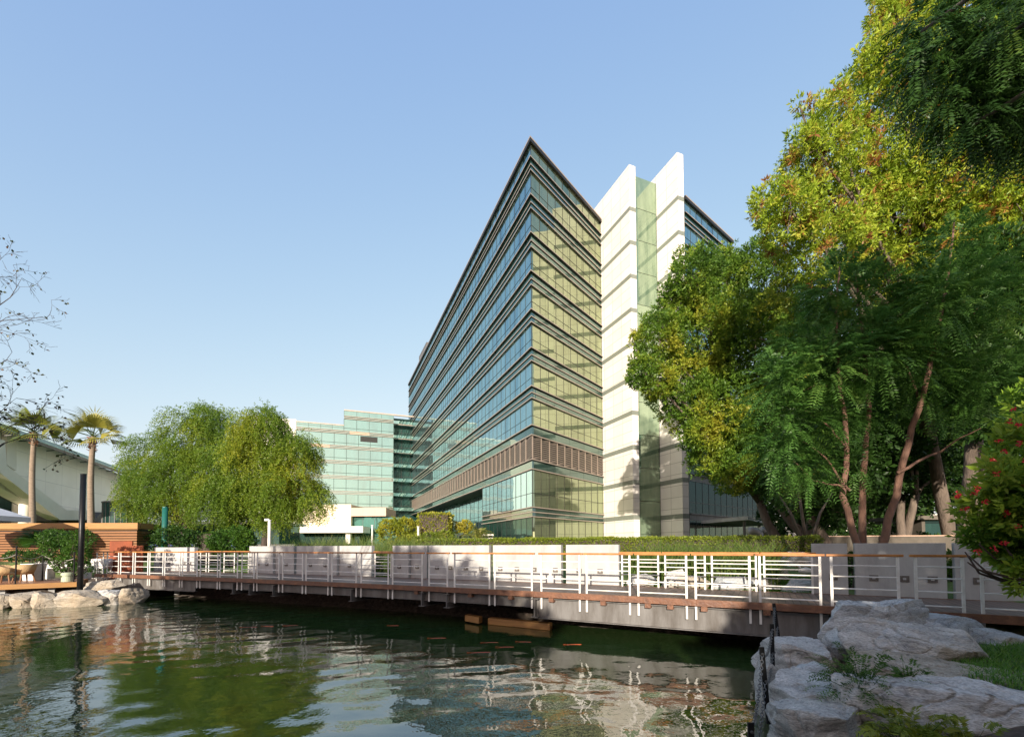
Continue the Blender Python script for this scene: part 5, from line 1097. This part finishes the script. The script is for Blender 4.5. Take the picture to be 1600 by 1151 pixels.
for px, pt, pb, lab in ((24, 854, 912, 'rope barrier post beside the left wicker chair'), (66, 857, 906.5, 'middle rope barrier post behind the white planter'), (115, 863, 909, 'rope barrier post nearest the black pole'), (-22, 852, 914, 'rope barrier post outside the left edge')):
    b = T(px, pb); t = thing('rope_post', b, lab, 'post', 'slim rope barrier posts'); h = zat(b, pt)-tz; mb = MB(); mb.tube([b, b+np.array([0, 0, h])], .028, 10); mb.lathe(b, [(.07, 0), (.07, .015)], 12); mb.build('pole', BLACKM, t); mb = MB(); mb.lathe(b+np.array([0, 0, h]), [(.036, 0), (.036, .03), (.01, .045)], 10); mb.build('cap', BLACKM, t); rp_.append(b+np.array([0, 0, h*.8]))
for a, b, lab in ((rp_[3], rp_[0], 'rope running out of the left edge'), (rp_[0], rp_[1], 'rope between the chair post and the middle post'), (rp_[1], rp_[2], 'rope sagging from the middle post to the post by the black pole')):
    mb = MB(); mb.tube([a*(1-k/10)+b*k/10-np.array([0, 0, .9*k/10*(1-k/10)*.8]) for k in range(11)], .016, 6); o = mb.build('barrier_rope', ROPE, loc=(a+b)/2); tag(o, lab, 'rope', 'barrier ropes')
c = T(105, 908); dl = thing('drum_light', c, 'squat pale green drum light on the terrace corner', 'light'); GD = mat('pale_green_drum', (.38, .42, .30), (.32, .36, .26), 6, .6); mb = MB(); mb.lathe(c, [(.20, 0), (.20, .2), (.17, .2), (.17, .27)], 20); mb.build('base', GD, dl); mb = MB(); mb.lathe(c+np.array([0, 0, .272]), [(.22, 0), (.22, .09), (.18, .13), (.05, .14)], 20); mb.build('lid', GD, dl)
b = atZ(125, 918, .72); h = zat(b, 741); bp_ = thing('black_pole', b, 'tall black pole standing at the corner of the terrace', 'pole'); mb = MB(); mb.tube([b-np.array([0, 0, .4]), (b[0], b[1], h)], .10, 18); mb.build('shaft', BLACKM, bp_, smooth=True); mb = MB(); mb.lathe((b[0], b[1], h), [(.105, 0), (.105, .03)], 18); [mb.tube([(b[0], b[1], z), (b[0], b[1], z+.05)], .108, 18) for z in (1.6, 3.1)]; mb.build('collar', BLACKM, bp_)
b = atY(257, 850, 27); b[2] = 1.2; gp_ = thing('green_pole', b, 'dark green round pole in front of the weeping tree', 'pole'); h = zat(b, 793); mb = MB(); mb.tube([b, (b[0], b[1], h)], .155, 16); mb.build('shaft', GREENM, gp_, smooth=True); mb = MB(); mb.lathe((b[0], b[1], h), [(.16, 0), (.16, .05), (.05, .08)], 16); mb.build('cap', GREENM, gp_)
# umbrella at the left edge
um = thing('market_umbrella', T(-92, 905)+np.array([0, .3, 0]), 'pale grey square umbrella canopy cut by the left edge', 'umbrella'); c = np.array(um['_w']); zr, zv = zat(c, 806), zat(c, 778); cr = [c+np.array([x*2.7, y*1.1, zr-tz]) for x, y in ((-1, -1), (1, -1), (1, 1), (-1, 1))]; ap = c+np.array([0, 0, zv-tz+.2]); mb = MB(); lo4 = [p-np.array([0, 0, .24]) for p in cr]
mb.add(cr+[ap]+lo4, [(0, 1, 4), (1, 2, 4), (2, 3, 4), (3, 0, 4), (0, 5, 6, 1), (1, 6, 7, 2), (2, 7, 8, 3), (3, 8, 5, 0)]); o = mb.build('canopy', CANVAS, um); md = o.modifiers.new('cloth', 'SOLIDIFY'); md.thickness = .012
mb = MB(); mb.tube([c, ap], .03, 10); mb.build('pole', BLACKM, um)
for p in cr: mb = MB(); mb.tube([ap-np.array([0, 0, .06]), p-np.array([0, 0, .05])], .012, 6); mb.build('rib', BLACKM, um)
# low white bench wall and white cart
wb = thing('white_bench', B3(100, 880, 22.5), 'low white slatted bench behind the terrace shrub', 'bench'); a, b = atY(54, 894, 22.5), atY(146, 894, 22.5); mb = MB()
for k in range(4): mb.box(a+np.array([0, 0, k*.15]), (b-a)*np.array([1, 1, 0]), (0, .06, 0), (0, 0, .125))
mb.build('backrest', WHITEP, wb); mb = MB(); mb.box(a+np.array([0, -.45, .22]), (b-a)*np.array([1, 1, 0]), (0, .42, 0), (0, 0, .06)); mb.build('seat', WHITEP, wb)
for k in range(4): p = a+(b-a)*(k+.1)/3.3; mb = MB(); mb.box((p[0], p[1]-.42, a[2]-.3), (.08, 0, 0), (0, .4, 0), (0, 0, .5)); mb.build('leg', WHITEP, wb)
ct = thing('white_cart', B3(158, 885, 23), 'white wheeled serving cart with rounded lid beside the rusted panels', 'cart'); c = np.array(ct['_w']); mb = MB(); mb.cbox(c+np.array([0, 0, .72]), (.72, .55, .5)); mb.build('cabinet', WHITEP, ct, bevel=.03); mb = MB(); mb.tube([c+np.array([-.38, 0, .98]), c+np.array([.38, 0, .98])], .24, 18); mb.build('lid', WHITEP, ct, smooth=True)
for sx_ in (-.3, .3):
    for sy_ in (-.22, .22): mb = MB(); mb.cbox(c+np.array([sx_, sy_, .24]), (.05, .05, .5)); mb.build('leg', WHITEP, ct)
mb = MB(); mb.cbox(c+np.array([0, 0, .22]), (.66, .46, .03)); mb.build('shelf', WHITEP, ct)
for x0, x1, y0, Y, lab in ((170, 205.5, 845, 23.4, 'taller rusted steel panel left of the shorter one'), (205, 222, 852, 23.0, 'shorter rusted steel panel by the end of the concrete wall')):
    a, b = atY(x0, 890, Y), atY(x1, 890, Y); z0 = gz(a[0], a[1])-.1; t = thing('rusted_panel', ((a[0]+b[0])/2, Y, z0), lab, 'screen', 'rusted steel screens'); mb = MB(); mb.box((a[0], Y, z0), (b[0]-a[0], 0, 0), (0, .08, 0), (0, 0, zat(a, y0)-z0)); mb.build('plate', RUST, t, bevel=.01); mb = MB(); [mb.box((a[0]+(b[0]-a[0])*q-.04, Y+.082, z0), (.08, 0, 0), (0, .06, 0), (0, 0, 1.2)) for q in (.2, .8)]; mb.build('brace', DARKM, t)
# timber slat hut
Yh = 26.; a, b = atY(-60, 870, Yh), atY(213, 870, Yh); z1 = zat(b, 816); z0 = 1.1; hut = thing('slat_hut', ((a[0]+b[0])/2, Yh, z0), 'golden timber slat hut behind the terrace and the rusted panels', 'hut')
rv = np.array([-.25, 1.25, 0]); n = int((z1-.42-z0)/.15)
mb = MB(); m2 = MB()
for k in range(n):
    z = z0+.05+k*.15; mb.box((a[0], Yh, z), (b[0]-a[0], 0, 0), (0, .06, 0), (0, 0, .105)); m2.box((b[0]+.005, Yh+.03, z), rv, (-.05, .03, 0), (0, 0, .105))
mb.build('front_slats', SLATW, hut); m2.build('side_slats', SLATW, hut)
mb = MB(); mb.box((a[0]-.1, Yh-.12, z1-.36), (b[0]-a[0]+.22, 0, 0), (0, .2, 0), (0, 0, .34)); mb.build('top_beam', BEAMW, hut, bevel=.01); mb = MB(); mb.box((b[0]+.125, Yh+.1, z1-.36), rv, (-.12, .07, 0), (0, 0, .34)); mb.build('side_beam', BEAMW, hut)
mb = MB(); mb.box((a[0]-.15, Yh-.02, z1-.42), (b[0]-a[0]+.2, 0, 0), (0, .08, 0), (0, 0, .045)); mb.build('thin_rail', BEAMW, hut)
mb = MB(); mb.prism([(a[0], Yh+.12, z0), (b[0]-.12, Yh+.12, z0), (b[0]-.12+rv[0]*.9, Yh+.12+rv[1]*.9, z0), (a[0], Yh+1.2, z0)], (0, 0, z1-z0-.1)); mb.build('dark_lining', DARKM, hut)
# bollard lights, stone bench, ducts, low garden wall, kiosk
for x, y0, Y, w_, lab in ((420.5, 812, 26, .17, 'tall white bollard light with a hooded head under the weeping tree'), (581.5, 820, 27, .11, 'slim white bollard light left of the yellow shrubs'), (653.5, 822, 25.5, .12, 'white bollard light in front of the square clipped shrub')):
    b = B3(x, 850, Y); t = thing('bollard_light', b, lab, 'light', 'white garden bollard lights'); h = zat(b, y0); mb = MB(); mb.tube([b, (b[0], b[1], h-.1)], w_*.5, 12); mb.build('shaft', WHITEP, t); mb = MB(); mb.lathe((b[0], b[1], h-.099), [(w_*.42, 0), (w_*.42, .06), (w_*.72, .06), (w_*.72, .1)], 12)
    if y0 == 812: mb.cbox((b[0]-.14, b[1], h-.05), (.26, .1, .12))
    mb.build('head', WHITEP, t)
a, b = atY(699, 834, 29), atY(771, 834, 29); sb = thing('long_bench', ((a[0]+b[0])/2, 29, 1.6), 'long pale bench behind the clipped hedge near the small palm', 'bench'); mb = MB(); mb.box((a[0], 29, a[2]-.12), (b[0]-a[0], 0, 0), (0, .5, 0), (0, 0, .12)); mb.build('seat', PALE, sb); mb = MB(); mb.box((a[0], 29.02, a[2]-.34), (b[0]-a[0], 0, 0), (0, .4, 0), (0, 0, .1)); mb.build('stretcher', PALE, sb)
for k in range(5): mb = MB(); mb.box((a[0]+(b[0]-a[0])*(k+.2)/4.6, 29.1, 1.4), (.12, 0, 0), (0, .3, 0), (0, 0, a[2]-.13-1.4)); mb.build('leg', DARKM, sb)
TANW = mat('tan_render', (.13, .11, .088), (.08, .07, .055), 1.5, .85, bump=.15)
DUCT = mat('dull_galvanised_steel', (.42, .41, .38), (.33, .32, .30), 5, .5, .4)
for x, Y, lab in ((1187, 36, 'left curved metal air duct behind the hedge'), (1205, 37, 'right curved metal air duct behind the hedge')):
    b = atY(x, 850, Y); b[2] = 1.4; t = thing('air_duct', b, lab, 'duct', 'curved metal air ducts'); zt_ = zat(b, 823); r = .36; pts = [b, (b[0], b[1], zt_-.9)]+[(b[0]-.55+.55*math.cos(q), b[1], zt_-.9+.55*math.sin(q)) for q in np.linspace(.2, 1.57, 7)]+[(b[0]-.9, b[1], zt_-.35)]
    mb = MB(); mb.tube(pts, r, 18); mb.build('elbow', DUCT, t, smooth=True); mb = MB(); [mb.lathe((b[0], b[1], z), [(r+.03, 0), (r+.03, .06)], 18) for z in (2.0, zt_-1.)]; mb.build('flange', DUCT, t)
a, b = atY(1120, 850, 27), atY(1640, 850, 24); gw = thing('garden_wall', ((a[0]+b[0])/2, (a[1]+b[1])/2, 1.4), 'low tan garden wall running behind the trees and hedge', 'wall'); u_ = np.array([b[0]-a[0], b[1]-a[1], 0]); mb = MB(); z_ = zat(a, 839.5); mb.box((a[0], a[1], 1.3), u_, (.1, .35, 0), (0, 0, z_-1.3)); mb.build('wall_body', TANW, gw); mb = MB(); mb.box((a[0], a[1]-.05, z_+.003), u_, (.12, .45, 0), (0, 0, .06)); mb.build('coping', TERRA, gw)
Yk = 33.; a, b = atY(1414, 842, Yk), atY(1500, 842, Yk); kk = thing('garden_kiosk', ((a[0]+b[0])/2, Yk+1, 1.5), 'small flat roofed kiosk with a dark sheet for its shaded inside, behind the garden wall', 'kiosk'); zt_ = zat(a, 806); mb = MB(); mb.box((a[0]-.3, Yk-.5, zt_-.28), (b[0]-a[0]+.4, 0, 0), (0, 3.4, 0), (0, 0, .28)); mb.build('roof', TANW, kk)
mb = MB(); mb.box((a[0], Yk, 1.4), (.12, 0, 0), (0, 2.6, 0), (0, 0, zt_-.28-1.4)); q = atY(1441, 842, Yk); mb.box((q[0], Yk, 1.4), (.25, 0, 0), (0, 2.6, 0), (0, 0, zt_-.28-1.4)); mb.box((a[0], Yk+2.6, 1.4), (b[0]-a[0], 0, 0), (0, .1, 0), (0, 0, zt_-.28-1.4)); mb.build('wall', TANW, kk)
mb = MB(); mb.box((q[0]+.26, Yk+.5, 1.4), (b[0]-q[0]-.3, 0, 0), (0, .08, 0), (0, 0, zt_-.28-1.4)); mb.build('interior_shade_sheet', GLASS_DARK, kk)  # dark glass sheet stands in for the shade inside the kiosk
for o in bpy.data.objects:
    if '_w' in o.keys(): del o['_w']
